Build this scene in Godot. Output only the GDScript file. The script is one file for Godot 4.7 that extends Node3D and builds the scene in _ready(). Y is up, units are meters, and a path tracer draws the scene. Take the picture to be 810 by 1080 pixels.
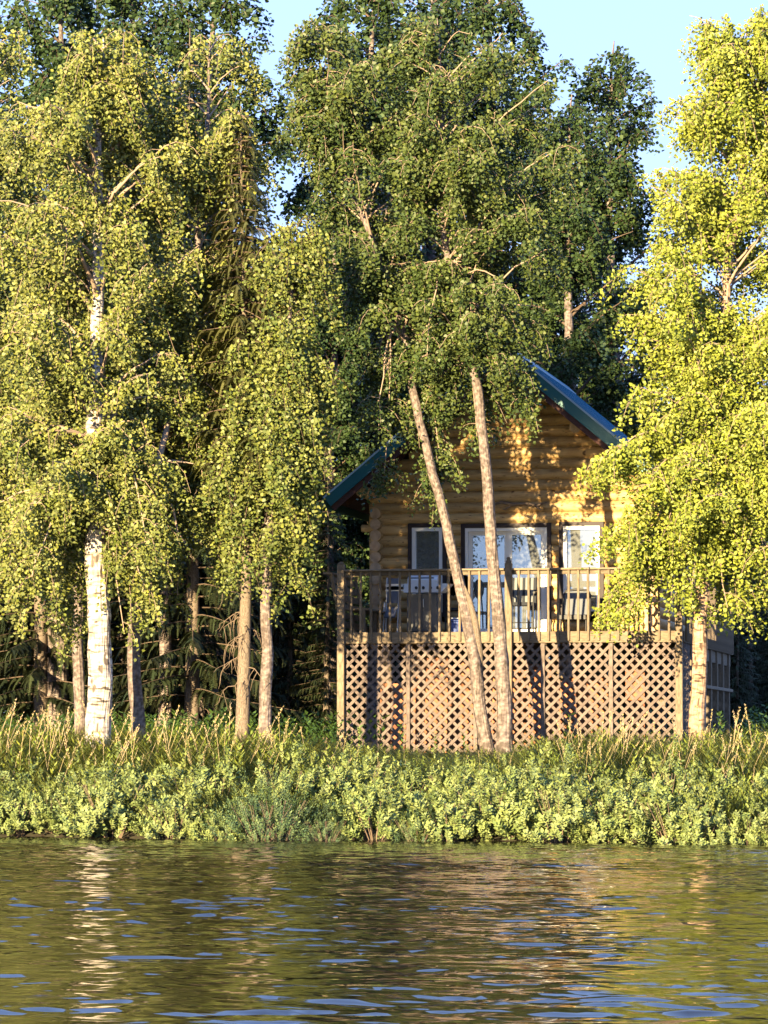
extends Node3D
# A log cabin with a raised deck among birches on a river bank, in low evening sun.
# Units are metres, y is up, the river surface is y = 0 and the camera floats 1.3 m above it.

const FOCAL := 4000.0            # focal length in pixels of an 810 x 1080 picture
const EYE := Vector3(0, 1.3, 0)
const CABIN_AT := Vector3(2.2, 0, -66.67)
const CABIN_TURN := -10.5        # degrees
var tilt := atan(250.0 / FOCAL)

var rng := RandomNumberGenerator.new()
var used := {}
var M := {}
var shore_noise := FastNoiseLite.new()
var leaf_meshes := {}

# ---------------------------------------------------------------- naming helpers
func numbered(n: String) -> String:
	if not used.has(n):
		used[n] = 0
		return n
	used[n] += 1
	return "%s_%03d" % [n, used[n]]

func tag(o: Node, label: String, category: String, group := "", kind := "") -> void:
	if label != "": o.set_meta("label", label)
	if category != "": o.set_meta("category", category)
	if group != "": o.set_meta("group", group)
	if kind != "": o.set_meta("kind", kind)

func thing(called: String, label: String, category: String, where := Vector3.ZERO, turn := 0.0, group := "") -> Node3D:
	var o := Node3D.new()
	o.name = numbered(called)
	add_child(o)
	o.position = where
	o.rotation_degrees.y = turn
	tag(o, label, category, group)
	return o

func part(called: String, mesh: Mesh, mat: Material, parent: Node, xf := Transform3D.IDENTITY) -> MeshInstance3D:
	var o := MeshInstance3D.new()
	o.name = called
	o.mesh = mesh
	if mat: o.material_override = mat
	parent.add_child(o, true)
	o.transform = xf
	return o

var box_cache := {}
func box(called: String, mat: Material, parent: Node, centre: Vector3, size: Vector3, turn := Basis.IDENTITY) -> MeshInstance3D:
	var key := "%.4f_%.4f_%.4f" % [size.x, size.y, size.z]
	if not box_cache.has(key):
		box_cache[key] = bevel_box(size)
	return part(called, box_cache[key], mat, parent, Transform3D(turn, centre))

# ---------------------------------------------------------------- mesh helpers
func arr_mesh(v: PackedVector3Array, n: PackedVector3Array, idx: PackedInt32Array, uv := PackedVector2Array()) -> ArrayMesh:
	var a := []
	a.resize(Mesh.ARRAY_MAX)
	a[Mesh.ARRAY_VERTEX] = v
	a[Mesh.ARRAY_NORMAL] = n
	if uv.size() == v.size(): a[Mesh.ARRAY_TEX_UV] = uv
	a[Mesh.ARRAY_INDEX] = idx
	var m := ArrayMesh.new()
	m.add_surface_from_arrays(Mesh.PRIMITIVE_TRIANGLES, a)
	return m

func bevel_box(s: Vector3) -> ArrayMesh:
	# a box with chamfered edges along its longest axis; uv runs along the grain
	var h := s * 0.5
	var c: float = min(0.008, min(s.x, min(s.y, s.z)) * 0.18)
	var ax := 0
	if s.y >= s.x and s.y >= s.z: ax = 1
	elif s.z >= s.x and s.z >= s.y: ax = 2
	var b := (ax + 1) % 3
	var d := (ax + 2) % 3
	var prof := [[h[b], -h[d] + c], [h[b], h[d] - c], [h[b] - c, h[d]], [-h[b] + c, h[d]], [-h[b], h[d] - c], [-h[b], -h[d] + c], [-h[b] + c, -h[d]], [h[b] - c, -h[d]]]
	var v := PackedVector3Array(); var n := PackedVector3Array(); var uv := PackedVector2Array(); var ix := PackedInt32Array()
	var run := 0.0
	for k in 8:
		var p = prof[k]; var q = prof[(k + 1) % 8]
		var nn := Vector3.ZERO
		nn[b] = q[1] - p[1]; nn[d] = p[0] - q[0]
		nn = nn.normalized()
		var wid: float = Vector2(q[0] - p[0], q[1] - p[1]).length()
		var i0 := v.size()
		for e in [[-1, p, run], [1, p, run], [1, q, run + wid], [-1, q, run + wid]]:
			var x := Vector3.ZERO
			x[ax] = h[ax] * e[0]; x[b] = e[1][0]; x[d] = e[1][1]
			v.append(x); n.append(nn); uv.append(Vector2(x[ax], e[2]))
		ix.append_array([i0, i0 + 1, i0 + 2, i0, i0 + 2, i0 + 3])
		run += wid
	for sgn in [-1, 1]:
		var i0 := v.size()
		var nn := Vector3.ZERO
		nn[ax] = sgn
		for k in 8:
			var x := Vector3.ZERO
			x[ax] = h[ax] * sgn; x[b] = prof[k][0]; x[d] = prof[k][1]
			v.append(x); n.append(nn); uv.append(Vector2(prof[k][0], prof[k][1]))
		for k in range(1, 7):
			if sgn > 0: ix.append_array([i0, i0 + k + 1, i0 + k])
			else: ix.append_array([i0, i0 + k, i0 + k + 1])
	return arr_mesh(v, n, ix, uv)

class Geo:
	var v := PackedVector3Array()
	var n := PackedVector3Array()
	var uv := PackedVector2Array()
	var ix := PackedInt32Array()
	var c := PackedColorArray()
	func tube(pts: Array, radii: Array, sides: int, cap := false, uvs := Vector2(1, 1), wob: FastNoiseLite = null, wamp := 0.0) -> void:
		var i0 := v.size()
		var up := Vector3(0.31, 0.1, 0.94)
		var along := 0.0
		for k in pts.size():
			var p: Vector3 = pts[k]
			var t: Vector3 = (pts[min(k + 1, pts.size() - 1)] - pts[max(k - 1, 0)]).normalized()
			if k > 0: along += p.distance_to(pts[k - 1])
			var s := t.cross(up)
			if s.length() < 0.05: s = t.cross(Vector3(1, 0, 0))
			s = s.normalized()
			var w := s.cross(t).normalized()
			up = w
			for j in sides + 1:
				var a := TAU * j / sides
				var d := s * cos(a) + w * sin(a)
				var r: float = radii[k]
				if wob: r *= 1.0 + wamp * wob.get_noise_3d(p.x * 3.0 + cos(a) * 1.3, p.y * 3.0, p.z * 3.0 + sin(a) * 1.3)
				v.append(p + d * r)
				n.append(d)
				uv.append(Vector2(float(j) / sides * uvs.x, along * uvs.y))
		for k in pts.size() - 1:
			for j in sides:
				var a := i0 + k * (sides + 1) + j
				var b := a + sides + 1
				ix.append_array([a, a + 1, b, a + 1, b + 1, b])
		if cap:
			for e in [0, pts.size() - 1]:
				var t: Vector3 = (pts[e] - pts[1 if e == 0 else e - 1]).normalized()
				var c := v.size()
				v.append(pts[e]); n.append(t); uv.append(Vector2(0.5, 0.5))
				for j in sides + 1:
					var q := v[i0 + e * (sides + 1) + j]
					v.append(q); n.append(t); uv.append(Vector2(0.5 + 0.5 * cos(TAU * j / sides), 0.5 + 0.5 * sin(TAU * j / sides)))
				for j in sides:
					if e == 0: ix.append_array([c, c + j + 2, c + j + 1])
					else: ix.append_array([c, c + j + 1, c + j + 2])
	func poly(pts: Array) -> void:
		# flat convex polygon, normal from its own corners
		var i0 := v.size()
		var nn: Vector3 = (pts[2] - pts[0]).cross(pts[1] - pts[0]).normalized()
		for p in pts:
			v.append(p); n.append(nn); uv.append(Vector2(p.x + p.z * 0.37, p.y + p.z * 0.21))
		for k in range(1, pts.size() - 1): ix.append_array([i0, i0 + k, i0 + k + 1])
	func slab(a: Vector3, b: Vector3, c: Vector3, d: Vector3, thick: Vector3) -> void:
		# a four-cornered sheet with thickness
		poly([a, b, c, d])
		poly([d + thick, c + thick, b + thick, a + thick])
		for e in [[a, b], [b, c], [c, d], [d, a]]:
			poly([e[1], e[0], e[0] + thick, e[1] + thick])
	func ball(c: Vector3, r: Vector3, seg := 8, rings := 6) -> void:
		var i0 := v.size()
		for k in rings + 1:
			var th := PI * k / rings
			for j in seg + 1:
				var a := TAU * j / seg
				var d := Vector3(sin(th) * cos(a), cos(th), sin(th) * sin(a))
				v.append(c + d * r); n.append((d / r).normalized()); uv.append(Vector2(float(j) / seg, float(k) / rings))
		for k in rings:
			for j in seg:
				var a := i0 + k * (seg + 1) + j
				ix.append_array([a, a + 1, a + seg + 1, a + 1, a + seg + 2, a + seg + 1])
	func mesh() -> ArrayMesh:
		var a := []
		a.resize(Mesh.ARRAY_MAX)
		a[Mesh.ARRAY_VERTEX] = v
		a[Mesh.ARRAY_NORMAL] = n
		a[Mesh.ARRAY_TEX_UV] = uv
		if c.size() > 0:
			while c.size() < v.size(): c.append(Color.WHITE)
			a[Mesh.ARRAY_COLOR] = c
		a[Mesh.ARRAY_INDEX] = ix
		var m := ArrayMesh.new()
		m.add_surface_from_arrays(Mesh.PRIMITIVE_TRIANGLES, a)
		return m

# ---------------------------------------------------------------- where things stand
func pt(u: float, v: float, d: float) -> Vector3:
	# the point at depth d that a surveyor sighting from the river would read at (u, v) of an 810 x 1080 picture
	var x := (u - 405.0) / FOCAL
	var y := (540.0 - v) / FOCAL
	var c := cos(tilt); var s := sin(tilt)
	var r := Vector3(x, y * c + s, y * s - c)
	return EYE + r * (d / -r.z)

func shore(x: float) -> float:
	return 54.0 - 0.34 * clamp(x, -16.0, 16.0) + shore_noise.get_noise_1d(x * 4.0) * 0.45

func ground_y(x: float, z: float) -> float:
	var s := -z - shore(x)
	var y: float
	if s < 0.0: y = max(s * 0.35, -1.2) - 0.04
	elif s < 0.5: y = -0.04 + s * 0.5
	elif s < 5.0: y = 0.21 + (s - 0.5) * 0.115
	elif s < 11.0: y = 0.73 + (s - 5.0) * 0.075
	else: y = 1.18 + (1.0 - exp(-(s - 11.0) / 12.0)) * 0.35
	if s > 0.3: y += 0.05 * shore_noise.get_noise_2d(x * 9.0, z * 9.0) + 0.1 * shore_noise.get_noise_2d(x * 2.0 + 50.0, z * 2.0)
	return y

# ---------------------------------------------------------------- textures
func noise(freq: float, oct := 4, s := 1) -> FastNoiseLite:
	var f := FastNoiseLite.new()
	f.noise_type = FastNoiseLite.TYPE_SIMPLEX_SMOOTH
	f.frequency = freq
	f.fractal_octaves = oct
	f.seed = s
	return f

func ramp(c: Array, t: float) -> Color:
	# c: [stop, colour] pairs, colours linear; returns an sRGB colour for the texture
	var out: Color = c[0][1]
	for k in range(c.size() - 1):
		if t >= c[k][0]:
			out = c[k][1].lerp(c[k + 1][1], clamp((t - c[k][0]) / (c[k + 1][0] - c[k][0]), 0.0, 1.0))
	return out.linear_to_srgb()

func noise_texture(w: int, h: int, sx: float, sy: float, stops: Array, s: int, oct := 4, spots: Array = [], tall := false) -> ImageTexture:
	# tileable by mirroring is not needed: patches are far larger than the pieces that carry them
	var f := noise(1.0, oct, s)
	var g := noise(1.0, 2, s + 7)
	var im := Image.create(w, h, true, Image.FORMAT_RGB8)
	for y in h:
		for x in w:
			var u := float(x) / w; var v := float(y) / h
			# walk round a torus so that the texture has no seam
			var vv := v * TAU if tall else sin(TAU * v) + cos(TAU * v) * 0.77
			var t := 0.5 + 0.62 * f.get_noise_3d(cos(TAU * u) * sx, sin(TAU * u) * sx + 40.0, vv * sy)
			var c := ramp(stops, clamp(t, 0.0, 1.0))
			for sp in spots:
				var q := g.get_noise_3d(cos(TAU * u) * sp[0], sin(TAU * u) * sp[0] + 9.0, vv * sp[1] + 31.0)
				if q > sp[2]: c = c.lerp(sp[3].linear_to_srgb(), clamp((q - sp[2]) * 8.0, 0.0, 0.9))
			im.set_pixel(x, y, c)
	im.generate_mipmaps()
	return ImageTexture.create_from_image(im)

func mat(albedo: Color, rough := 0.8, tex: Texture2D = null, uvs := Vector3.ONE, metal := 0.0) -> StandardMaterial3D:
	var m := StandardMaterial3D.new()
	m.albedo_color = albedo.linear_to_srgb() if tex == null else albedo
	m.albedo_texture = tex
	m.roughness = rough
	m.metallic = metal
	m.metallic_specular = 0.4
	m.uv1_scale = uvs
	return m

func leaf_mat(back: Color, rough := 0.5) -> StandardMaterial3D:
	var m := StandardMaterial3D.new()
	m.albedo_color = Color.WHITE
	m.vertex_color_use_as_albedo = true
	m.roughness = rough
	m.metallic_specular = 0.35
	m.cull_mode = BaseMaterial3D.CULL_DISABLED
	m.backlight_enabled = true
	m.backlight = back
	return m

func make_materials() -> void:
	var pale := Color(0.62, 0.52, 0.42)
	var bark := noise_texture(64, 1536, 0.6, 24.0, [[0.0, Color(0.16, 0.125, 0.1)], [0.32, Color(0.26, 0.22, 0.195)], [0.55, Color(0.42, 0.375, 0.34)], [1.0, Color(0.6, 0.55, 0.5)]], 3, 5, [[0.5, 26.0, 0.36, Color(0.05, 0.04, 0.035)], [1.0, 5.0, 0.36, Color(0.09, 0.07, 0.055)]], true)
	M.bark_white = mat(Color.WHITE, 0.75, bark, Vector3(1, 0.083, 1))
	var bark2 := noise_texture(64, 1536, 1.1, 26.0, [[0.0, Color(0.06, 0.045, 0.04)], [0.35, Color(0.1, 0.077, 0.069)], [0.6, Color(0.175, 0.14, 0.125)], [1.0, Color(0.28, 0.24, 0.215)]], 13, 6, [[0.7, 12.0, 0.34, Color(0.07, 0.055, 0.045)]], true)
	M.bark_grey = mat(Color.WHITE, 0.85, bark2, Vector3(1, 0.083, 1))
	var bark3 := noise_texture(128, 128, 2.5, 4.0, [[0.0, Color(0.05, 0.035, 0.025)], [0.5, Color(0.13, 0.1, 0.075)], [1.0, Color(0.24, 0.2, 0.16)]], 23, 5)
	M.bark_spruce = mat(Color.WHITE, 0.9, bark3, Vector3(2, 1.5, 1))
	M.bark_tan = mat(Color(0.9, 0.8, 0.7), 0.75, bark, Vector3(1, 0.083, 1))
	for m in [M.bark_white, M.bark_grey, M.bark_tan]:
		var nt := NoiseTexture2D.new()
		nt.width = 256; nt.height = 256; nt.seamless = true
		nt.noise = noise(0.045, 5, 19)
		m.heightmap_enabled = false
		m.normal_enabled = true
		nt.as_normal_map = true
		nt.bump_strength = 7.0
		m.normal_texture = nt
	M.branch = mat(Color(0.1, 0.07, 0.05), 0.85)
	M.branch_pale = mat(Color(0.27, 0.2, 0.15), 0.85)
	M.dead_wood = mat(Color(0.15, 0.11, 0.08), 0.9)
	M.leaf = leaf_mat(Color(0.35, 0.36, 0.12))
	M.leaf_lime = leaf_mat(Color(0.5, 0.5, 0.12))
	M.needle = leaf_mat(Color(0.06, 0.07, 0.03), 0.6)
	M.grass = leaf_mat(Color(0.3, 0.32, 0.12), 0.6)
	M.shrub = leaf_mat(Color(0.22, 0.25, 0.12), 0.6)
	# logs: three tones of oiled pine
	M.logs = []
	for k in 3:
		var b: float = [1.0, 0.85, 1.12][k]
		var t := noise_texture(256, 64, 1.2, 5.0, [[0.0, Color(0.2, 0.11, 0.042) * b], [0.4, Color(0.44, 0.28, 0.115) * b], [0.7, Color(0.51, 0.345, 0.155) * b], [1.0, Color(0.56, 0.4, 0.2) * b]], 31 + k, 4, [[3.0, 3.0, 0.55, Color(0.1, 0.05, 0.02)]])
		var m := mat(Color.WHITE, 0.55, t, Vector3(0.33, 1.0, 1))
		M.logs.append(m)
	var endgrain := noise_texture(64, 64, 1.5, 1.5, [[0.0, Color(0.24, 0.14, 0.08)], [1.0, Color(0.55, 0.4, 0.26)]], 41)
	M.log_end = mat(Color.WHITE, 0.8, endgrain)
	# weathered deck lumber
	M.deck = []
	for k in 4:
		var b: float = [1.0, 0.86, 1.12, 0.94][k]
		var t := noise_texture(256, 64, 1.5, 3.0, [[0.0, Color(0.075, 0.056, 0.04) * b], [0.5, Color(0.155, 0.12, 0.083) * b], [1.0, Color(0.225, 0.176, 0.125) * b]], 51 + k, 4, [[2.0, 2.0, 0.5, Color(0.1, 0.08, 0.055)]])
		M.deck.append(mat(Color.WHITE, 0.85, t, Vector3(0.7, 3.0, 1)))
	M.lattice = []
	for k in 4:
		var b: float = [1.0, 0.85, 1.1, 0.93][k]
		var t := noise_texture(128, 32, 1.5, 2.0, [[0.0, Color(0.06, 0.045, 0.04) * b], [0.5, Color(0.13, 0.1, 0.088) * b], [1.0, Color(0.2, 0.158, 0.14) * b]], 61 + k, 3)
		M.lattice.append(mat(Color.WHITE, 0.85, t, Vector3(0.8, 4.0, 1)))
	var ply := noise_texture(128, 128, 1.5, 3.0, [[0.0, Color(0.14, 0.055, 0.03)], [0.5, Color(0.24, 0.1, 0.052)], [1.0, Color(0.34, 0.155, 0.085)]], 71, 4, [[2.0, 2.0, 0.5, Color(0.2, 0.1, 0.05)]])
	M.plywood = mat(Color.WHITE, 0.8, ply, Vector3(0.6, 0.6, 1))
	var stain := noise_texture(128, 64, 1.5, 3.0, [[0.0, Color(0.03, 0.013, 0.01)], [0.5, Color(0.055, 0.021, 0.016)], [1.0, Color(0.085, 0.034, 0.024)]], 77)
	M.soffit = mat(Color.WHITE, 0.75, stain, Vector3(0.7, 1.5, 1))
	M.trim_dark = mat(Color(0.022, 0.013, 0.014), 0.6)
	M.roof = mat(Color(0.015, 0.15, 0.25), 0.35, null, Vector3.ONE, 0.25)
	M.rake_trim = mat(Color(0.012, 0.085, 0.09), 0.4, null, Vector3.ONE, 0.1)
	M.roof_edge = mat(Color(0.25, 0.34, 0.38), 0.4)
	M.white_frame = mat(Color(0.74, 0.73, 0.7), 0.5)
	var g := StandardMaterial3D.new()
	g.transparency = BaseMaterial3D.TRANSPARENCY_ALPHA
	g.albedo_color = Color(0.7, 0.72, 0.72, 0.24)
	g.roughness = 0.02
	g.metallic = 0.7
	g.metallic_specular = 0.9
	M.glass = g
	M.curtain = mat(Color(0.72, 0.73, 0.74), 0.9)
	M.curtain.backlight_enabled = true
	M.curtain.backlight = Color(0.3, 0.3, 0.3)
	M.interior = mat(Color(0.12, 0.08, 0.05), 0.9)
	M.steel = mat(Color(0.55, 0.55, 0.55), 0.4, null, Vector3.ONE, 0.2)
	M.black_metal = mat(Color(0.018, 0.018, 0.02), 0.5)
	M.grill_body = mat(Color(0.06, 0.065, 0.075), 0.45)
	M.cloth_dark = mat(Color(0.022, 0.025, 0.032), 0.9)
	M.cloth_light = mat(Color(0.16, 0.17, 0.17), 0.9)
	M.sling = mat(Color(0.11, 0.12, 0.135), 0.8)
	M.blue = mat(Color(0.02, 0.06, 0.25), 0.5)
	M.grey_cloth = mat(Color(0.12, 0.125, 0.15), 0.9)
	# ground and water
	var soil := noise_texture(256, 256, 4.0, 4.0, [[0.0, Color(0.016, 0.011, 0.008)], [0.45, Color(0.035, 0.025, 0.017)], [0.7, Color(0.04, 0.042, 0.018)], [1.0, Color(0.065, 0.055, 0.032)]], 81, 5)
	M.ground = mat(Color.WHITE, 1.0, soil)
	M.ground.uv1_triplanar = true
	M.ground.uv1_world_triplanar = true
	M.ground.uv1_scale = Vector3(0.4, 0.4, 0.4)
	var w := mat(Color(0.01, 0.008, 0.004), 0.04)
	w.metallic_specular = 0.25
	M.water = w

# ---------------------------------------------------------------- foliage pieces
func leaf(g: Geo, base: Vector3, axis: Vector3, side: Vector3, L: float, W: float) -> void:
	var nn := axis.cross(side).normalized()
	var i0 := g.v.size()
	var droop := -nn * L * 0.12
	var p := [base, base + axis * L * 0.33 + side * W * 0.5, base + axis * L * 0.72 + side * W * 0.33 + droop * 0.4, base + axis * L + droop, base + axis * L * 0.72 - side * W * 0.33 + droop * 0.4, base + axis * L * 0.33 - side * W * 0.5]
	while g.c.size() < g.v.size(): g.c.append(Color.WHITE)
	var k1 := fposmod(sin(base.dot(Vector3(127.1, 311.7, 74.7)) * 43.0) * 4375.85, 1.0)
	var k2 := fposmod(k1 * 91.7, 1.0)
	var tone := Color(0.62 + 0.66 * k1, 0.68 + 0.5 * k1, 0.6 + 0.55 * k2)
	for q in p:
		g.v.append(q); g.n.append(nn); g.uv.append(Vector2(0.5, 0.5)); g.c.append(tone)
	g.ix.append_array([i0, i0 + 1, i0 + 5, i0 + 1, i0 + 2, i0 + 5, i0 + 2, i0 + 4, i0 + 5, i0 + 2, i0 + 3, i0 + 4])

func rand_dir(r: RandomNumberGenerator) -> Vector3:
	var z := r.randf_range(-1.0, 1.0)
	var a := r.randf() * TAU
	var q := sqrt(1.0 - z * z)
	return Vector3(q * cos(a), z, q * sin(a))

func hanging_sprig(n: int, length: float, size: float, s: int) -> ArrayMesh:
	# leaves along a short hanging twig
	var r := RandomNumberGenerator.new(); r.seed = s
	var g := Geo.new()
	for k in n:
		var t := (k + r.randf()) / n
		var d := rand_dir(r)
		var base := Vector3(d.x * 0.05, -t * length, d.z * 0.05) + rand_dir(r) * 0.045
		var axis := (Vector3(d.x, -0.35 + d.y * 0.6, d.z)).normalized()
		var side := axis.cross(rand_dir(r)).normalized()
		var L := size * r.randf_range(0.75, 1.2)
		leaf(g, base, axis, side, L, L * 0.8)
	return g.mesh()

func upright_sprig(n: int, length: float, size: float, wid: float, s: int) -> ArrayMesh:
	# leaves round an upright shoot
	var r := RandomNumberGenerator.new(); r.seed = s
	var g := Geo.new()
	var lean := Vector3(r.randf_range(-0.2, 0.2), 1, r.randf_range(-0.2, 0.2))
	for k in n:
		var t := pow((k + 0.5) / n, 0.8)
		var a := k * 2.4 + r.randf() * 0.6
		var out := Vector3(cos(a), 0, sin(a))
		var axis := (out * 0.9 + Vector3.UP * r.randf_range(0.15, 0.95)).normalized()
		var side := axis.cross(out.cross(Vector3.UP).cross(axis)).normalized()
		side = (side + rand_dir(r) * 0.35).normalized()
		side = (side - axis * side.dot(axis)).normalized()
		var L := size * r.randf_range(0.7, 1.2)
		leaf(g, lean * t * length + out * 0.008, axis, side, L, L * wid)
	return g.mesh()

func spruce_spray(s: int, droop: float) -> ArrayMesh:
	# a flat spray: an axis with side twiglets furred with needles
	var r := RandomNumberGenerator.new(); r.seed = s
	var g := Geo.new()
	var L := 0.5
	for k in 13:
		var t := (k + 0.5) / 13.0
		var p := Vector3(t * L, -droop * t * t * L, 0)
		for sg in [-1, 1]:
			var len := 0.17 * (1.0 - t * 0.75) * r.randf_range(0.7, 1.2)
			var d := Vector3(0.75, -r.randf_range(0.1, 0.5), sg * 0.8).normalized()
			var w := Vector3(0, 0.5, 0.2 * sg).cross(d).normalized() * 0.016
			var up := Vector3(0, 0.014, 0)
			var i0 := g.v.size()
			for q in [p - w, p + w + up, p + d * len + up * 0.5, p + d * len * 0.5 - w * 1.4 - up]:
				g.v.append(q); g.n.append(Vector3(0, 1, 0.1 * sg).normalized()); g.uv.append(Vector2.ZERO)
			g.ix.append_array([i0, i0 + 1, i0 + 2, i0, i0 + 2, i0 + 3])
	return g.mesh()

func multi(called: String, mesh: Mesh, m: Material, xf: Array, cols: Array, parent: Node) -> MultiMeshInstance3D:
	var mm := MultiMesh.new()
	mm.transform_format = MultiMesh.TRANSFORM_3D
	mm.use_colors = true
	mm.mesh = mesh
	mm.instance_count = xf.size()
	for k in xf.size():
		mm.set_instance_transform(k, xf[k])
		mm.set_instance_color(k, cols[k])
	var o := MultiMeshInstance3D.new()
	o.name = called
	o.multimesh = mm
	o.material_override = m
	parent.add_child(o, true)
	return o

# ---------------------------------------------------------------- broadleaf trees
func lerp_rows(rows: Array, y: float) -> Vector2:
	if y >= rows[0][0]: return Vector2(rows[0][1], rows[0][2]) * max(0.0, 1.0 - (y - rows[0][0]) / 0.8)
	for k in range(rows.size() - 1):
		if y >= rows[k + 1][0]:
			var t: float = (y - rows[k + 1][0]) / (rows[k][0] - rows[k + 1][0])
			return Vector2(lerp(float(rows[k + 1][1]), float(rows[k][1]), t), lerp(float(rows[k + 1][2]), float(rows[k][2]), t))
	return Vector2(rows[-1][1], rows[-1][2])

func along_path(path: Array, y: float) -> Vector3:
	for k in range(path.size() - 1):
		if y <= path[k + 1].y:
			var t: float = clamp((y - path[k].y) / (path[k + 1].y - path[k].y), 0.0, 1.0)
			return path[k].lerp(path[k + 1], t)
	return path[-1]

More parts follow.
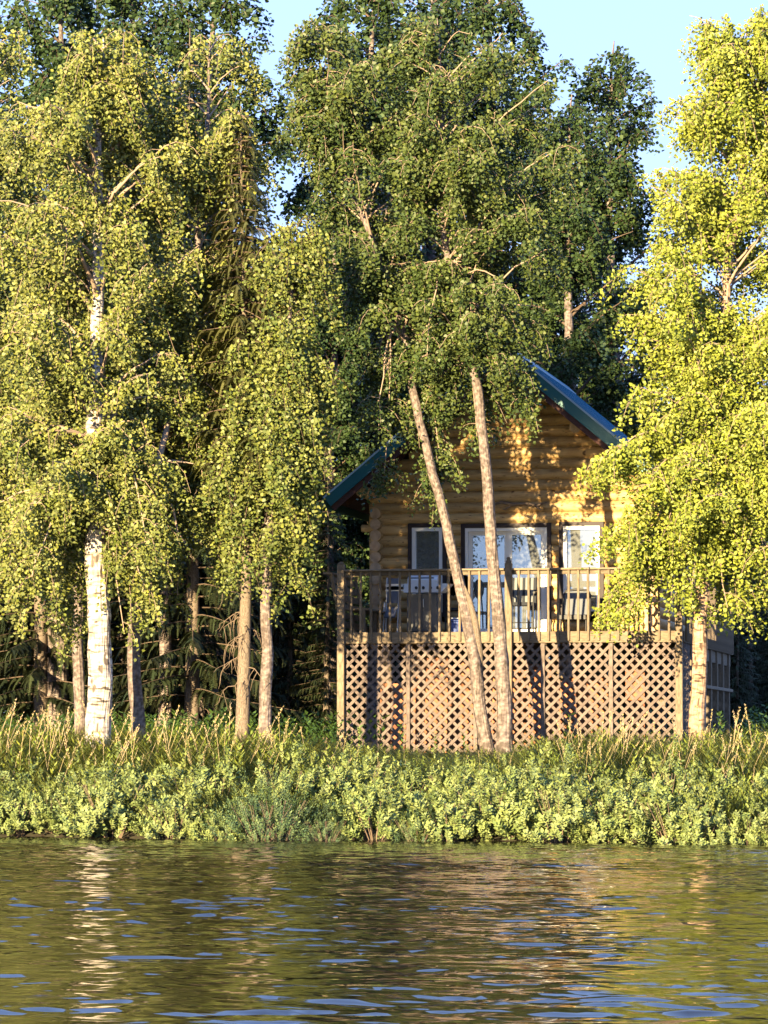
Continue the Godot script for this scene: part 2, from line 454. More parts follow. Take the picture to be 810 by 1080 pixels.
# c: {called, label, category, group, path: [[u, v]...], depth, radius, rows: [[v, left u, right u]...],
#     low: v of the lowest branch, branches, bark, branch_mat, leaf (material), colours: [Color, Color], sprig, density, seed}
func broadleaf(c: Dictionary) -> Node3D:
	var r := RandomNumberGenerator.new()
	r.seed = c.seed
	var d: float = c.depth
	var foot := pt(c.path[0][0], c.path[0][1], d)
	foot.y = ground_y(foot.x, foot.z) - 0.12
	var root := thing(c.called, c.label, c.get("category", "tree"), foot, 0.0, c.get("group", ""))
	var keys := []
	keys.append(Vector3.ZERO)
	for k in range(1, c.path.size()):
		var p := pt(c.path[k][0], c.path[k][1], d) - foot
		p.z = c.get("lean", 0.0) * p.y + r.randf_range(-0.12, 0.12)
		keys.append(p)
	# smooth the trunk line
	var cv := Curve3D.new()
	for k in keys.size():
		var tang: Vector3 = (keys[min(k + 1, keys.size() - 1)] - keys[max(k - 1, 0)]) / 6.0
		cv.add_point(keys[k], -tang, tang)
	var path := []
	var radii := []
	var total := cv.get_baked_length()
	var steps := 44
	for k in steps + 1:
		var t := float(k) / steps
		var p := cv.sample_baked(t * total)
		p += Vector3(shore_noise.get_noise_2d(t * 160.0, c.seed * 31.0), 0, shore_noise.get_noise_2d(t * 160.0, c.seed * 57.0 + 9.0)) * 0.05
		path.append(p)
		radii.append(c.radius * (pow(1.0 - t, 0.8) * 0.9 + 0.06) * (1.0 + 0.35 * exp(-t * 40.0)))
	var g := Geo.new()
	g.tube(path, radii, 14, true, Vector2(1, 1), noise(0.9, 3, c.seed), 0.22)
	part("trunk", g.mesh(), c.bark, root)
	# the crown's outline in metres: height, reach to the left, reach to the right
	var rows := []
	for q in c.rows:
		var pl := pt(q[1], q[0], d) - foot
		var pr := pt(q[2], q[0], d) - foot
		var x := along_path(path, pl.y).x
		rows.append([pl.y, max(0.15, x - pl.x), max(0.15, pr.x - x)])
	var top: float = rows[0][0]
	var bottom: float = rows[-1][0]
	var low := (pt(c.path[0][0], c.low, d) - foot).y
	var xfs := []; var cols := []
	var dens: float = c.get("density", 1.0)
	var gaps := noise(0.55, 2, c.seed + 91)
	# stretches where the trunk stands clear of leaves
	var open := []
	for q in c.get("clear", []): open.append([(pt(c.path[0][0], q[0], d) - foot).y, (pt(c.path[0][0], q[1], d) - foot).y])
	for b in c.branches:
		var f: float = (b + r.randf()) / c.branches
		var yt: float = lerp(bottom, top, f)
		var az: float = b * 2.39996 + r.randf_range(-0.5, 0.5)
		var ex := lerp_rows(rows, yt)
		var cx := cos(az)
		var reach: float = lerp((ex.x + ex.y) * 0.5, ex.y if cx > 0.0 else ex.x, abs(cx))
		reach = min(reach, c.get("max_reach", 9.0))
		var rad: float = reach * r.randf_range(0.6, 1.0) if b % 3 else reach * r.randf_range(0.25, 0.6)
		var tip := along_path(path, yt) + Vector3(cx * rad, 0, sin(az) * rad)
		tip.y = yt
		var bare := false
		for q in open:
			if yt < q[0] and yt > q[1] and tip.z > along_path(path, yt).z - 0.3 and abs(tip.x - along_path(path, yt).x) < 0.55: bare = true
		if bare: continue
		var y0: float = clamp(yt - rad * r.randf_range(0.35, 1.0), low + r.randf() * min(1.8, (top - low) * 0.4), path[-1].y - 0.05)
		var start := along_path(path, y0)
		var out := Vector3(cx, 0, sin(az))
		var mid := start.lerp(tip, 0.5) + Vector3(0, 0.22 * rad + max(0.0, y0 - yt) * 0.4, 0) + rand_dir(r) * rad * 0.1
		var bl := []
		var br := []
		var blen := start.distance_to(mid) + mid.distance_to(tip)
		var r0: float = c.radius * clamp(0.08 + blen * 0.055, 0.06, 0.3)
		for k in 8:
			var t := k / 7.0
			var p := start.lerp(mid, t).lerp(mid.lerp(tip, t), t)
			if k > 0: p += rand_dir(r) * 0.035 * blen * 0.4
			bl.append(p)
			br.append(lerp(r0, 0.006, pow(t, 0.7)))
		var bg := Geo.new()
		bg.tube(bl, br, 6, false, Vector2(1, 1))
		var twigs := int(blen * 8.0 * dens) + 3
		for k in twigs:
			var t := pow(r.randf_range(0.02, 1.0), 0.8)
			if t < 0.18 and y0 < bottom: continue
			var fi: float = t * 6.999
			var p: Vector3 = bl[int(fi)].lerp(bl[int(fi) + 1], fi - int(fi))
			var near := along_path(path, p.y)
			var shows := false
			for q in open:
				if p.y < q[0] and p.y > q[1] and p.z > near.z - 0.1 and abs(p.x - near.x) < c.get("clear_half", 0.3): shows = true
			if shows: continue
			var dens_here: float = gaps.get_noise_3d(p.x + foot.x, p.y, p.z)
			if dens_here < c.get("gap", -0.28) and t < 0.9: continue
			var side := (rand_dir(r) + out * 0.4)
			side.y = abs(side.y) * 0.4 - 0.1
			side = side.normalized()
			var tl: float = r.randf_range(0.3, 0.95) * c.get("twig", 1.0) * (1.1 - 0.4 * t)
			var hang: float = c.get("hang", 0.6) * r.randf_range(0.4, 1.5)
			var tp := []
			var tr := []
			for q in 4:
				var s := q / 3.0
				tp.append(p + side * tl * s * (1.0 - 0.25 * s) + Vector3(0, -hang * tl * s * s, 0))
				tr.append(lerp(0.007, 0.003, s))
			bg.tube(tp, tr, 3)
			var n := int(tl / 0.12) + 1
			for q in n:
				var s: float = (q + r.randf()) / n
				var pp: Vector3 = p + side * tl * s * (1.0 - 0.25 * s) + Vector3(0, -hang * tl * s * s, 0) + rand_dir(r) * 0.07
				var basis := Basis(Vector3.UP, r.randf() * TAU) * Basis(Vector3(1, 0, 0), r.randf_range(-0.6, 0.6))
				xfs.append(Transform3D(basis.scaled(Vector3.ONE * r.randf_range(0.75, 1.2)), pp))
				cols.append(c.colours[0].lerp(c.colours[1], clamp(r.randf() * 0.75 + 0.25 * gaps.get_noise_3d(pp.x * 2.0, pp.y * 2.0, pp.z * 2.0 + 70.0) + 0.1, 0.0, 1.0)))
		part("branch", bg.mesh(), c.branch_mat, root)
	var crown := multi("crown", c.sprig, c.leaf, xfs, cols, root)
	crown.set_meta("kind", "stuff")
	return root

# ---------------------------------------------------------------- spruces
func spruce(label: String, where: Vector3, h: float, spread: float, s: int, crown_low: float, dead: int, group := "", colour := Color(0.02, 0.032, 0.014)) -> Node3D:
	var r := RandomNumberGenerator.new(); r.seed = s
	var root := thing("spruce_tree", label, "tree", where, 0.0, group)
	var path := []; var radii := []
	for k in 15:
		var t := k / 14.0
		path.append(Vector3(0.06 * sin(t * 5.0 + s), t * h, 0.06 * cos(t * 4.0 + s)))
		radii.append(h * 0.0115 * (1.0 - t * 0.95))
	var g := Geo.new()
	g.tube(path, radii, 10, true, Vector2(1, 1), noise(0.9, 3, s), 0.15)
	part("trunk", g.mesh(), M.bark_spruce, root)
	var xfs := []; var cols := []
	var limbs := Geo.new()
	var n := int(h * 13)
	for b in n:
		var f := (b + r.randf()) / n
		var y: float = lerp(crown_low, h * 0.985, f)
		var az := b * 2.4 + r.randf_range(-0.4, 0.4)
		var L: float = spread * pow(1.0 - f, 0.75) * r.randf_range(0.65, 1.1) + 0.12
		var out := Vector3(cos(az), 0, sin(az))
		var bp := []; var brr := []
		for k in 5:
			var t := k / 4.0
			bp.append(along_path(path, y) + out * L * t + Vector3(0, (0.1 * t - 0.42 * t * t + 0.2 * t * t * t) * L, 0))
			brr.append(lerp(0.02, 0.004, t))
		if group != "":
			limbs.tube(bp, brr, 4)
		else:
			var bgeo := Geo.new()
			bgeo.tube(bp, brr, 4)
			part("branch", bgeo.mesh(), M.branch, root)
		var m := int(L / 0.065) + 2
		for k in m:
			var t := 0.12 + 0.88 * (k + r.randf()) / m
			var fi: float = min(t, 0.999) * 4.0
			var p: Vector3 = bp[int(fi)].lerp(bp[int(fi) + 1], fi - int(fi))
			var a2: float = az + [-0.75, 0.75, 0.0][k % 3] * r.randf_range(0.6, 1.3)
			var basis := Basis(Vector3.UP, -a2) * Basis(Vector3(0, 0, 1), r.randf_range(-0.75, -0.1))
			xfs.append(Transform3D(basis.scaled(Vector3.ONE * r.randf_range(0.6, 0.95) * (1.0 - 0.5 * f)), p))
			cols.append(colour * r.randf_range(0.65, 1.5) + Color(0.02, 0.014, 0.004, 0) * r.randf())
	if group != "": part("limbs", limbs.mesh(), M.branch, root)
	for b in dead:
		var y := r.randf_range(crown_low * 0.3, crown_low * 1.15)
		var az := r.randf() * TAU
		var L := r.randf_range(0.25, 0.65)
		var dg := Geo.new()
		var tp := []; var trr := []
		for k in 6:
			var t := k / 5.0
			tp.append(along_path(path, y) + Vector3(cos(az), 0, sin(az)) * L * t + Vector3(0, -0.5 * L * t * t, 0) + rand_dir(r) * 0.03)
			trr.append(lerp(0.013, 0.003, t))
		dg.tube(tp, trr, 4)
		for k in 7:
			var p: Vector3 = tp[1 + k % 5]
			var q := p + rand_dir(r) * 0.12 + Vector3(0, -r.randf_range(0.1, 0.35), 0)
			dg.tube([p, p.lerp(q, 0.5) + rand_dir(r) * 0.03, q], [0.006, 0.004, 0.002], 3)
		part("dead_branch", dg.mesh(), M.dead_wood, root)
	var crown := multi("crown", leaf_meshes.spray, M.needle, xfs, cols, root)
	crown.set_meta("kind", "stuff")
	return root

func copy_of(o: Node3D, label: String, where: Vector3, turn: float, k: float, group := "") -> Node3D:
	var base := String(o.name).rstrip("0123456789").trim_suffix("_")
	var c: Node3D = o.duplicate()
	c.name = numbered(base)
	add_child(c)
	c.position = where
	c.rotation_degrees = Vector3(0, turn, 0)
	c.scale = Vector3.ONE * k
	c.set_meta("label", label)
	if group != "": c.set_meta("group", group)
	return c

# ---------------------------------------------------------------- cabin frame
func cabin_basis() -> Basis:
	return Basis(Vector3.UP, deg_to_rad(CABIN_TURN))

func from_cabin(p: Vector3) -> Vector3:
	return CABIN_AT + cabin_basis() * p

func to_cabin(p: Vector3) -> Vector3:
	return cabin_basis().inverse() * (p - CABIN_AT)

func log_mesh(a: Vector3, b: Vector3, rad: float, s: int) -> ArrayMesh:
	var g := Geo.new()
	var pts := []; var rr := []
	var n := int(clamp(a.distance_to(b) / 0.5, 1.0, 8.0))
	var r := RandomNumberGenerator.new(); r.seed = s
	for k in n + 1:
		pts.append(a.lerp(b, float(k) / n) + Vector3(0, r.randf_range(-0.006, 0.006), 0))
		rr.append(rad * r.randf_range(0.96, 1.05))
	g.tube(pts, rr, 12, true)
	var off := Vector2(r.randf() * 3.0, r.randf())
	for k in g.uv.size(): g.uv[k] = Vector2(g.uv[k].y, g.uv[k].x) + off
	return g.mesh()

func bars(rects: Array, z0: float, z1: float) -> ArrayMesh:
	# rectangles [x0, y0, x1, y1] with thickness from z0 to z1 (z1 faces the river)
	var g := Geo.new()
	for q in rects:
		g.slab(Vector3(q[0], q[1], z1), Vector3(q[0], q[3], z1), Vector3(q[2], q[3], z1), Vector3(q[2], q[1], z1), Vector3(0, 0, z0 - z1))
	return g.mesh()

func window_unit(cabin: Node3D, x0: float, x1: float, y0: float, y1: float, curtain: Array) -> void:
	var f := 0.066
	var fr := part("window", bars([[x0, y0, x0 + f, y1], [x1 - f, y0, x1, y1], [x0 + f, y0, x1 - f, y0 + f], [x0 + f, y1 - f, x1 - f, y1]], -2.7, -2.555), M.white_frame, cabin)
	part("pane", bars([[x0 + f - 0.002, y0 + f - 0.002, x1 - f + 0.002, y1 - f + 0.002]], -2.63, -2.624), M.glass, fr)
	var t := 0.075
	for q in [[x0 - t, y0 - t, x0, y1 + t], [x1, y0 - t, x1 + t, y1 + t], [x0, y1, x1, y1 + t], [x0, y0 - t, x1, y0]]:
		part("trim_board", bars([q], -2.72, -2.54), M.trim_dark, fr)
	for cu in curtain: curtain_sheet(fr, cu[0], cu[1], y0, y1)

func curtain_sheet(parent: Node3D, a: float, b: float, y0: float, y1: float) -> void:
	var g := Geo.new()
	var n := int((b - a) / 0.03) + 2
	for k in n:
		for e in 2:
			var x: float = lerp(a, b, float(k) / (n - 1))
			g.v.append(Vector3(x, y0 if e == 0 else y1, -2.76 + 0.022 * sin(k * 1.1)))
			g.n.append(Vector3(-0.7 * cos(k * 1.1), 0, 1).normalized()); g.uv.append(Vector2.ZERO)
	for k in n - 1:
		var i := k * 2
		g.ix.append_array([i, i + 1, i + 2, i + 1, i + 3, i + 2])
	part("curtain", g.mesh(), M.curtain, parent)

func build_cabin() -> void:
	var cabin := thing("log_cabin", "honey coloured log cabin with a blue metal gable roof behind the raised deck", "cabin", CABIN_AT, CABIN_TURN)
	var cx := -0.33
	var ridge := 8.59; var eave := 5.85; var half := 3.28
	var wl := -2.99; var wr := 2.36
	var holes := [[-2.265, 3.725, -1.545, 5.435], [-1.275, 3.3, 0.39, 5.435], [0.535, 3.725, 1.355, 5.435]]
	# front wall, log by log, cut at the door and windows
	var k := 0
	while 3.32 + 0.2 * k < ridge - 0.42:
		var y := 3.32 + 0.2 * k
		var a := wl; var b := wr
		if y > 5.5:
			var lim := half * (ridge - y) / (ridge - eave) - 0.32
			a = max(wl if y < 5.95 else cx - half, cx - lim); b = min(wr if y < 5.95 else 99.0, cx + lim)
			a = max(a, wl); b = min(b, wr)
		var spans := [[a, b]]
		for h in holes:
			if y + 0.1 > h[1] + 0.03 and y - 0.1 < h[3] - 0.03:
				var out := []
				for s in spans:
					if h[0] > s[0] and h[2] < s[1]: out.append_array([[s[0], h[0] + 0.01], [h[2] - 0.01, s[1]]])
					else: out.append(s)
				spans = out
		for s in spans:
			if s[1] - s[0] > 0.05:
				part("log", log_mesh(Vector3(s[0], y, -2.68), Vector3(s[1], y, -2.68), 0.112, k * 7 + int(s[0] * 10)), M.logs[(k * 5 + int(s[1] * 3) + 9) % 3], cabin)
		k += 1
	# side walls, their log ends stepping out at the corners
	for sx in [[-2.85, -1], [2.2, 1]]:
		for j in 13:
			var y := 3.22 + 0.2 * j
			var z1 := -2.42 + 0.03 * sin(j * 2.3)
			var lg := part("log", log_mesh(Vector3(sx[0], y, -9.4), Vector3(sx[0], y, z1), 0.108, 300 + j + int(sx[0] * 7)), M.logs[(j * 2) % 3], cabin)
			var g := Geo.new()
			var disc := []
			for q in 14: disc.append(Vector3(sx[0] + 0.1 * cos(-TAU * q / 14), y + 0.1 * sin(-TAU * q / 14), z1 + 0.004))
			g.poly(disc)
			part("log_end", g.mesh(), M.log_end, lg)
	# closing walls, floor and the loft
	var bw := Geo.new()
	bw.slab(Vector3(-2.85, 3.2, -9.3), Vector3(-2.85, 5.9, -9.3), Vector3(2.2, 5.9, -9.3), Vector3(2.2, 3.2, -9.3), Vector3(0, 0, -0.1))
	bw.poly([Vector3(-3.2, 5.9, -9.35), Vector3(cx, 8.4, -9.35), Vector3(2.54, 5.9, -9.35)])
	part("back_wall", bw.mesh(), M.interior, cabin)
	box("floor", M.interior, cabin, Vector3(-0.33, 3.24, -6.0), Vector3(5.0, 0.18, 6.4))
	# the space below: piles and weathered plywood skirting, some sheets missing
	for q in [[-2.75, -1.75, 1.2, 2.5], [-1.6, -0.7, 1.2, 2.7], [-0.46, 0.4, 1.2, 2.85], [0.6, 1.5, 1.15, 2.6], [1.75, 2.1, 1.2, 2.9]]:
		box("skirt_panel", M.plywood, cabin, Vector3((q[0] + q[1]) * 0.5, (q[2] + q[3]) * 0.5, -2.5), Vector3(q[1] - q[0], q[3] - q[2], 0.03))
	for x in [-2.7, -1.05, 0.5, 2.05]:
		for z in [-2.75, -5.5, -9.0]:
			box("pile", M.deck[int(x + 3) % 4], cabin, Vector3(x, 2.1, z), Vector3(0.22, 2.2, 0.22))
	# door: a white slider with two glazed leaves
	var f := 0.05
	var door := part("sliding_door", bars([[-1.2, 3.38, -1.15, 5.34], [0.265, 3.38, 0.315, 5.34], [-1.15, 5.28, 0.265, 5.34], [-1.15, 3.38, 0.265, 3.42]], -2.74, -2.555), M.white_frame, cabin)
	for q in [[-1.205, -0.41, -2.655], [-0.47, 0.27, -2.6]]:
		var lf := part("door_leaf", bars([[q[0] + 0.055, 3.42, q[0] + 0.13, 5.28], [q[1] - 0.075, 3.42, q[1], 5.28], [q[0] + 0.13, 5.21, q[1] - 0.075, 5.28], [q[0] + 0.13, 3.42, q[1] - 0.075, 3.5]], q[2] - 0.04, q[2]), M.white_frame, door)
		lf.set_meta("label", "glazed door leaf in a white frame")
		part("pane", bars([[q[0] + 0.128, 3.498, q[1] - 0.073, 5.212]], q[2] - 0.024, q[2] - 0.018), M.glass, door)
	for q in [[-1.275, 3.36, -1.2, 5.42], [0.315, 3.36, 0.39, 5.42], [-1.2, 5.34, 0.315, 5.42]]:
		part("trim_board", bars([q], -2.76, -2.54), M.trim_dark, door)
	curtain_sheet(door, 0.06, 0.27, 3.45, 5.25)
	window_unit(cabin, -2.19, -1.62, 3.8, 5.36, [[-2.17, -1.98], [-1.8, -1.64]])
	window_unit(cabin, 0.61, 1.28, 3.8, 5.36, [[0.62, 0.86], [0.9, 1.27]])
	# roof
	var zf := -1.4; var zb := -10.3
	for sg in [-1, 1]:
		var top := Vector3(cx, ridge, 0); var low := Vector3(cx + sg * half, eave, 0)
		var down := (low - top).normalized()
		var nrm := Vector3(-down.y * sg, down.x * sg, 0)
		if nrm.y < 0: nrm = -nrm
		var n := 10
		var wd := (zf - zb) / n
		for j in n:
			var za := zf - wd * j; var zc := za - wd + 0.004
			var g := Geo.new()
			var A := top + Vector3(0, 0, za); var B := low + Vector3(0, 0, za); var C := low + Vector3(0, 0, zc); var D := top + Vector3(0, 0, zc)
			if sg > 0: g.slab(A, D, C, B, -nrm * 0.025)
			else: g.slab(A, B, C, D, -nrm * 0.025)
			for rib in 3:
				var zr: float = lerp(za, zc, 0.06 + rib * 0.34)
				var e := Vector3(0, 0, -0.035)
				var P := top + nrm * 0.03 + Vector3(0, 0, zr); var Q := low + nrm * 0.03 + Vector3(0, 0, zr)
				if sg > 0: g.slab(P, P + e, Q + e, Q, -nrm * 0.028)
				else: g.slab(P, Q, Q + e, P + e, -nrm * 0.028)
			part("roof_panel", g.mesh(), M.roof, cabin)
		# sheathing boards below the metal, seen from under the eaves
		var len := top.distance_to(low)
		for j in 9:
			var s0 := len * j / 9.0 + 0.003; var s1 := len * (j + 1) / 9.0 - 0.003
			var g := Geo.new()
			var o := -nrm * 0.03
			var A := top + down * s0 + o + Vector3(0, 0, zf - 0.02); var B := top + down * s1 + o + Vector3(0, 0, zf - 0.02)
			var C := B + Vector3(0, 0, zb - zf + 0.04); var D := A + Vector3(0, 0, zb - zf + 0.04)
			if sg > 0: g.slab(A, D, C, B, -nrm * 0.03)
			else: g.slab(A, B, C, D, -nrm * 0.03)
			part("soffit_board", g.mesh(), M.soffit, cabin)
		# rafters under the front overhang
		for z in [-1.95, -2.5]:
			var g := Geo.new()
			var A := top + down * 0.1 - nrm * 0.065 + Vector3(0, 0, z); var B := low - down * 0.12 - nrm * 0.065 + Vector3(0, 0, z)
			var e := Vector3(0, 0, -0.05)
			if sg > 0: g.slab(A, A + e, B + e, B, -nrm * 0.14)
			else: g.slab(A, B, B + e, A + e, -nrm * 0.14)
			part("rafter", g.mesh(), M.soffit, cabin)
		# barge boards: a teal metal trim over a dark stained board, with a pale drip edge
		for t in [["rake_trim", 0.012, 0.2, zf + 0.004, 0.02, M.rake_trim], ["rake_board", 0.16, 0.3, zf - 0.022, 0.045, M.soffit], ["drip_edge", -0.02, 0.012, zf + 0.012, 0.05, M.roof_edge]]:
			var g := Geo.new()
			var A: Vector3 = top - nrm * t[1] + Vector3(0, 0, t[3]); var B: Vector3 = low - nrm * t[1] + Vector3(0, 0, t[3])
			var C: Vector3 = low - nrm * t[2] + Vector3(0, 0, t[3]); var D: Vector3 = top - nrm * t[2] + Vector3(0, 0, t[3])
			if sg > 0: g.slab(A, B, C, D, Vector3(0, 0, -t[4]))
			else: g.slab(D, C, B, A, Vector3(0, 0, -t[4]))
			part(t[0], g.mesh(), t[5], cabin)
		var fa := Geo.new()
		var A2 := low - nrm * 0.0 + Vector3(sg * 0.004, 0, zf); var B2 := A2 + Vector3(0, 0, zb - zf)
		fa.slab(A2, B2, B2 + Vector3(0, -0.17, 0), A2 + Vector3(0, -0.17, 0), Vector3(sg * 0.025, 0, 0))
		part("fascia", fa.mesh(), M.rake_trim, cabin)
		# log purlins that carry the overhang
		part("purlin", log_mesh(Vector3(cx + sg * 2.62, 5.98, -9.5), Vector3(cx + sg * 2.62, 5.98, -1.62), 0.11, 77 + sg), M.logs[1], cabin)
		part("purlin", log_mesh(Vector3(cx + sg * 1.3, 7.1, -9.5), Vector3(cx + sg * 1.3, 7.1, -1.62), 0.11, 87 + sg), M.logs[1], cabin)
	var cap := Geo.new()
	cap.slab(Vector3(cx, ridge + 0.07, zf), Vector3(cx - 0.16, ridge - 0.08, zf), Vector3(cx - 0.16, ridge - 0.08, zb), Vector3(cx, ridge + 0.07, zb), Vector3(0, -0.015, 0))
	cap.slab(Vector3(cx, ridge + 0.07, zf), Vector3(cx, ridge + 0.07, zb), Vector3(cx + 0.16, ridge - 0.08, zb), Vector3(cx + 0.16, ridge - 0.08, zf), Vector3(0, -0.015, 0))
	part("ridge_cap", cap.mesh(), M.roof, cabin)
	part("purlin", log_mesh(Vector3(cx, 8.22, -9.5), Vector3(cx, 8.22, -1.62), 0.12, 97), M.logs[1], cabin)
	# corbel under the left eave
	part("corbel", log_mesh(Vector3(-3.14, 5.36, -2.62), Vector3(-2.8, 5.36, -2.62), 0.07, 98), M.logs[2], cabin)
	# driftwood over the door
	var dw := thing("driftwood", "dark twisted driftwood stick hung on the logs above the sliding door", "driftwood", from_cabin(Vector3(-0.2, 5.74, -2.5)), CABIN_TURN)
	var gg := Geo.new()
	gg.tube([Vector3(-0.5, 0.0, 0), Vector3(-0.32, 0.07, 0.02), Vector3(-0.12, 0.02, 0), Vector3(0.1, 0.03, 0.02), Vector3(0.34, 0.0, 0), Vector3(0.52, 0.05, 0)], [0.012, 0.03, 0.04, 0.03, 0.03, 0.008], 7, true)
	part("stem", gg.mesh(), M.dead_wood, dw)
	var g2 := Geo.new()
	g2.tube([Vector3(-0.12, 0.02, 0), Vector3(-0.24, -0.07, 0.02), Vector3(-0.3, -0.06, 0.02)], [0.025, 0.016, 0.006], 6, true)
	g2.tube([Vector3(0.3, 0.0, 0), Vector3(0.4, -0.08, 0.02), Vector3(0.5, -0.07, 0.02)], [0.02, 0.016, 0.006], 6, true)
	part("fork", g2.mesh(), M.dead_wood, dw)

# ---------------------------------------------------------------- deck
func lattice_panel(deck: Node3D, x0: float, x1: float, y0: float, y1: float, place: Transform3D) -> void:
	# diagonal slats in two layers, each slat its own piece, clipped to the panel
	var pitch := 0.185
	var w := x1 - x0; var h := y1 - y0
	for sg in [-1, 1]:
		var k := 0
		var c := -h + pitch * 0.5
		while c < w:
			# line x = c + t (or mirrored), y = t
			var t0: float = max(0.0, -c); var t1: float = min(h, w - c)
			if t1 - t0 > 0.12:
				var a := Vector2(c + t0, t0); var b := Vector2(c + t1, t1)
				if sg < 0: a.x = w - a.x; b.x = w - b.x
				var m := (a + b) * 0.5
				var L := a.distance_to(b)
				var o := part("lattice_slat", box_unit(), M.lattice[(k * 3 + (1 if sg > 0 else 0) + int(x0 * 5 + 40)) % 4], deck)
				o.transform = place * Transform3D(Basis(Vector3(0, 0, 1), atan2(b.y - a.y, b.x - a.x)).scaled_local(Vector3(L, 0.05, 0.0075)), Vector3(x0 + m.x, y0 + m.y, 0.008 * sg))
			c += pitch
			k += 1

var unit_box: ArrayMesh
func box_unit() -> ArrayMesh:
	if unit_box == null: unit_box = bevel_box(Vector3(1, 0.9999, 0.9999))
	return unit_box

func build_deck() -> void:
	var deck := thing("deck", "raised weathered timber deck with baluster railing and lattice skirt", "deck", CABIN_AT, CABIN_TURN)
	var top := 3.36
	# floor boards, joists, beams
	for k in 17:
		box("floor_board", M.deck[k % 4], deck, Vector3(0, top - 0.02, -0.1 - 0.146 * k), Vector3(6.1, 0.038, 0.14))
	for k in 6:
		box("floor_board", M.deck[(k + 2) % 4], deck, Vector3(2.32 + 0.13 * k, top - 0.02, -6.0), Vector3(0.124, 0.038, 6.8))
	for x in [-2.4, -1.2, 0.0, 1.2, 2.4]:
		box("joist", M.deck[1], deck, Vector3(x, top - 0.13, -1.3), Vector3(0.045, 0.18, 2.45))
	box("rim_board", M.deck[2], deck, Vector3(-1.53, top - 0.1, -0.0), Vector3(3.05, 0.2, 0.04))
	box("rim_board", M.deck[0], deck, Vector3(1.53, top - 0.1, -0.0), Vector3(3.05, 0.2, 0.04))
	box("rim_board", M.deck[1], deck, Vector3(-3.04, top - 0.1, -1.3), Vector3(0.04, 0.2, 2.55))
	box("rim_board", M.deck[3], deck, Vector3(3.06, top - 0.1, -4.7), Vector3(0.04, 0.2, 9.3))
	# posts that run up into the railing
	for q in [[-3.0, 4.56], [0.0, 4.56], [3.0, 4.52]]:
		var ground := 1.0
		var p := box("post", M.deck[2 if q[0] < 0 else 0], deck, Vector3(q[0], (q[1] + ground) * 0.5, 0.055), Vector3(0.125, q[1] - ground, 0.125))
		var g := Geo.new()
		if q[0] == 0.0:
			g.tube([Vector3(0, 0, 0), Vector3(0, 0.03, 0), Vector3(0, 0.06, 0), Vector3(0, 0.085, 0), Vector3(0, 0.11, 0)], [0.05, 0.055, 0.03, 0.04, 0.02], 10, true)
		else:
			g.tube([Vector3(0, 0, 0), Vector3(0, 0.03, 0), Vector3(0, 0.055, 0)], [0.06, 0.055, 0.03], 10, true)
		part("finial", g.mesh(), M.deck[1], p, Transform3D(Basis.IDENTITY, Vector3(0, (q[1] - ground) * 0.5, 0)))
	# front railing
	for q in [[-2.937, -0.063], [0.063, 2.937]]:
		box("rail_cap", M.deck[2], deck, Vector3((q[0] + q[1]) * 0.5, 4.455, 0.03), Vector3(q[1] - q[0], 0.035, 0.13))
		box("rail", M.deck[3], deck, Vector3((q[0] + q[1]) * 0.5, 4.4, 0.0), Vector3(q[1] - q[0], 0.072, 0.038))
	for k in range(1, 34):
		var x := -3.0 + 6.0 * k / 34.0
		if abs(x) < 0.07: continue
		box("baluster", M.deck[(k * 7) % 4], deck, Vector3(x + rng.randf_range(-0.008, 0.008), 3.815, 0.042), Vector3(0.04, 1.24, 0.04), Basis(Vector3(0, 0, 1), rng.randf_range(-0.008, 0.008)))
	# right side railing along the walkway
	box("rail_cap", M.deck[2], deck, Vector3(3.03, 4.455, -4.7), Vector3(0.13, 0.035, 9.2))
	box("rail", M.deck[1], deck, Vector3(3.05, 4.4, -4.7), Vector3(0.038, 0.072, 9.2))
	for k in 50:
		box("baluster", M.deck[(k * 3) % 4] if k < 10 else M.deck[3], deck, Vector3(3.1, 3.8, -0.2 - 0.18 * k), Vector3(0.04, 1.24, 0.04))
	# under-deck posts and the skirt beam of the walkway
	for x in [-1.8, -0.6, 0.6, 1.8]:
		box("post", M.deck[1], deck, Vector3(x, 2.1, -0.12), Vector3(0.11, 2.1, 0.11))
		box("seam_strip", M.lattice[int(x + 3) % 4], deck, Vector3(x, 2.22, 0.035), Vector3(0.07, 1.86, 0.018))
	for k in 7:
		box("post", M.deck[3], deck, Vector3(3.0, 2.1, -1.5 - 1.2 * k), Vector3(0.13, 2.1, 0.13))
		var br := box("brace", M.deck[3], deck, Vector3(3.0, 2.75, -1.8 - 1.2 * k), Vector3(0.04, 0.95, 0.09), Basis(Vector3(1, 0, 0), 0.55))
	box("skirt_beam", M.deck[3], deck, Vector3(3.0, 3.05, -5.0), Vector3(0.05, 0.24, 8.6))
	box("brace", M.deck[2], deck, Vector3(3.07, 2.45, -5.0), Vector3(0.03, 0.06, 8.4))
	# lattice skirt
	var y0 := 1.12; var y1 := 3.15
	for k in 5:
		lattice_panel(deck, -3.0 + 1.2 * k + 0.02, -3.0 + 1.2 * (k + 1) - 0.02, y0, y1, Transform3D(Basis.IDENTITY, Vector3(0, 0, 0.0)))
	lattice_panel(deck, 0.02, 1.2, y0, y1, Transform3D(Basis(Vector3.UP, PI / 2), Vector3(3.05, 0, 0)))
	box("seam_strip", M.lattice[0], deck, Vector3(0, 1.13, 0.035), Vector3(6.0, 0.08, 0.018))
	# bench with a back that leans out over the deck's left edge
	var bench := thing("deck_bench", "timber bench with outward leaning slatted back on the left deck edge", "bench", from_cabin(Vector3(-2.95, 3.36, -1.3)), CABIN_TURN)
	var lean := Basis(Vector3(0, 0, 1), 0.21)
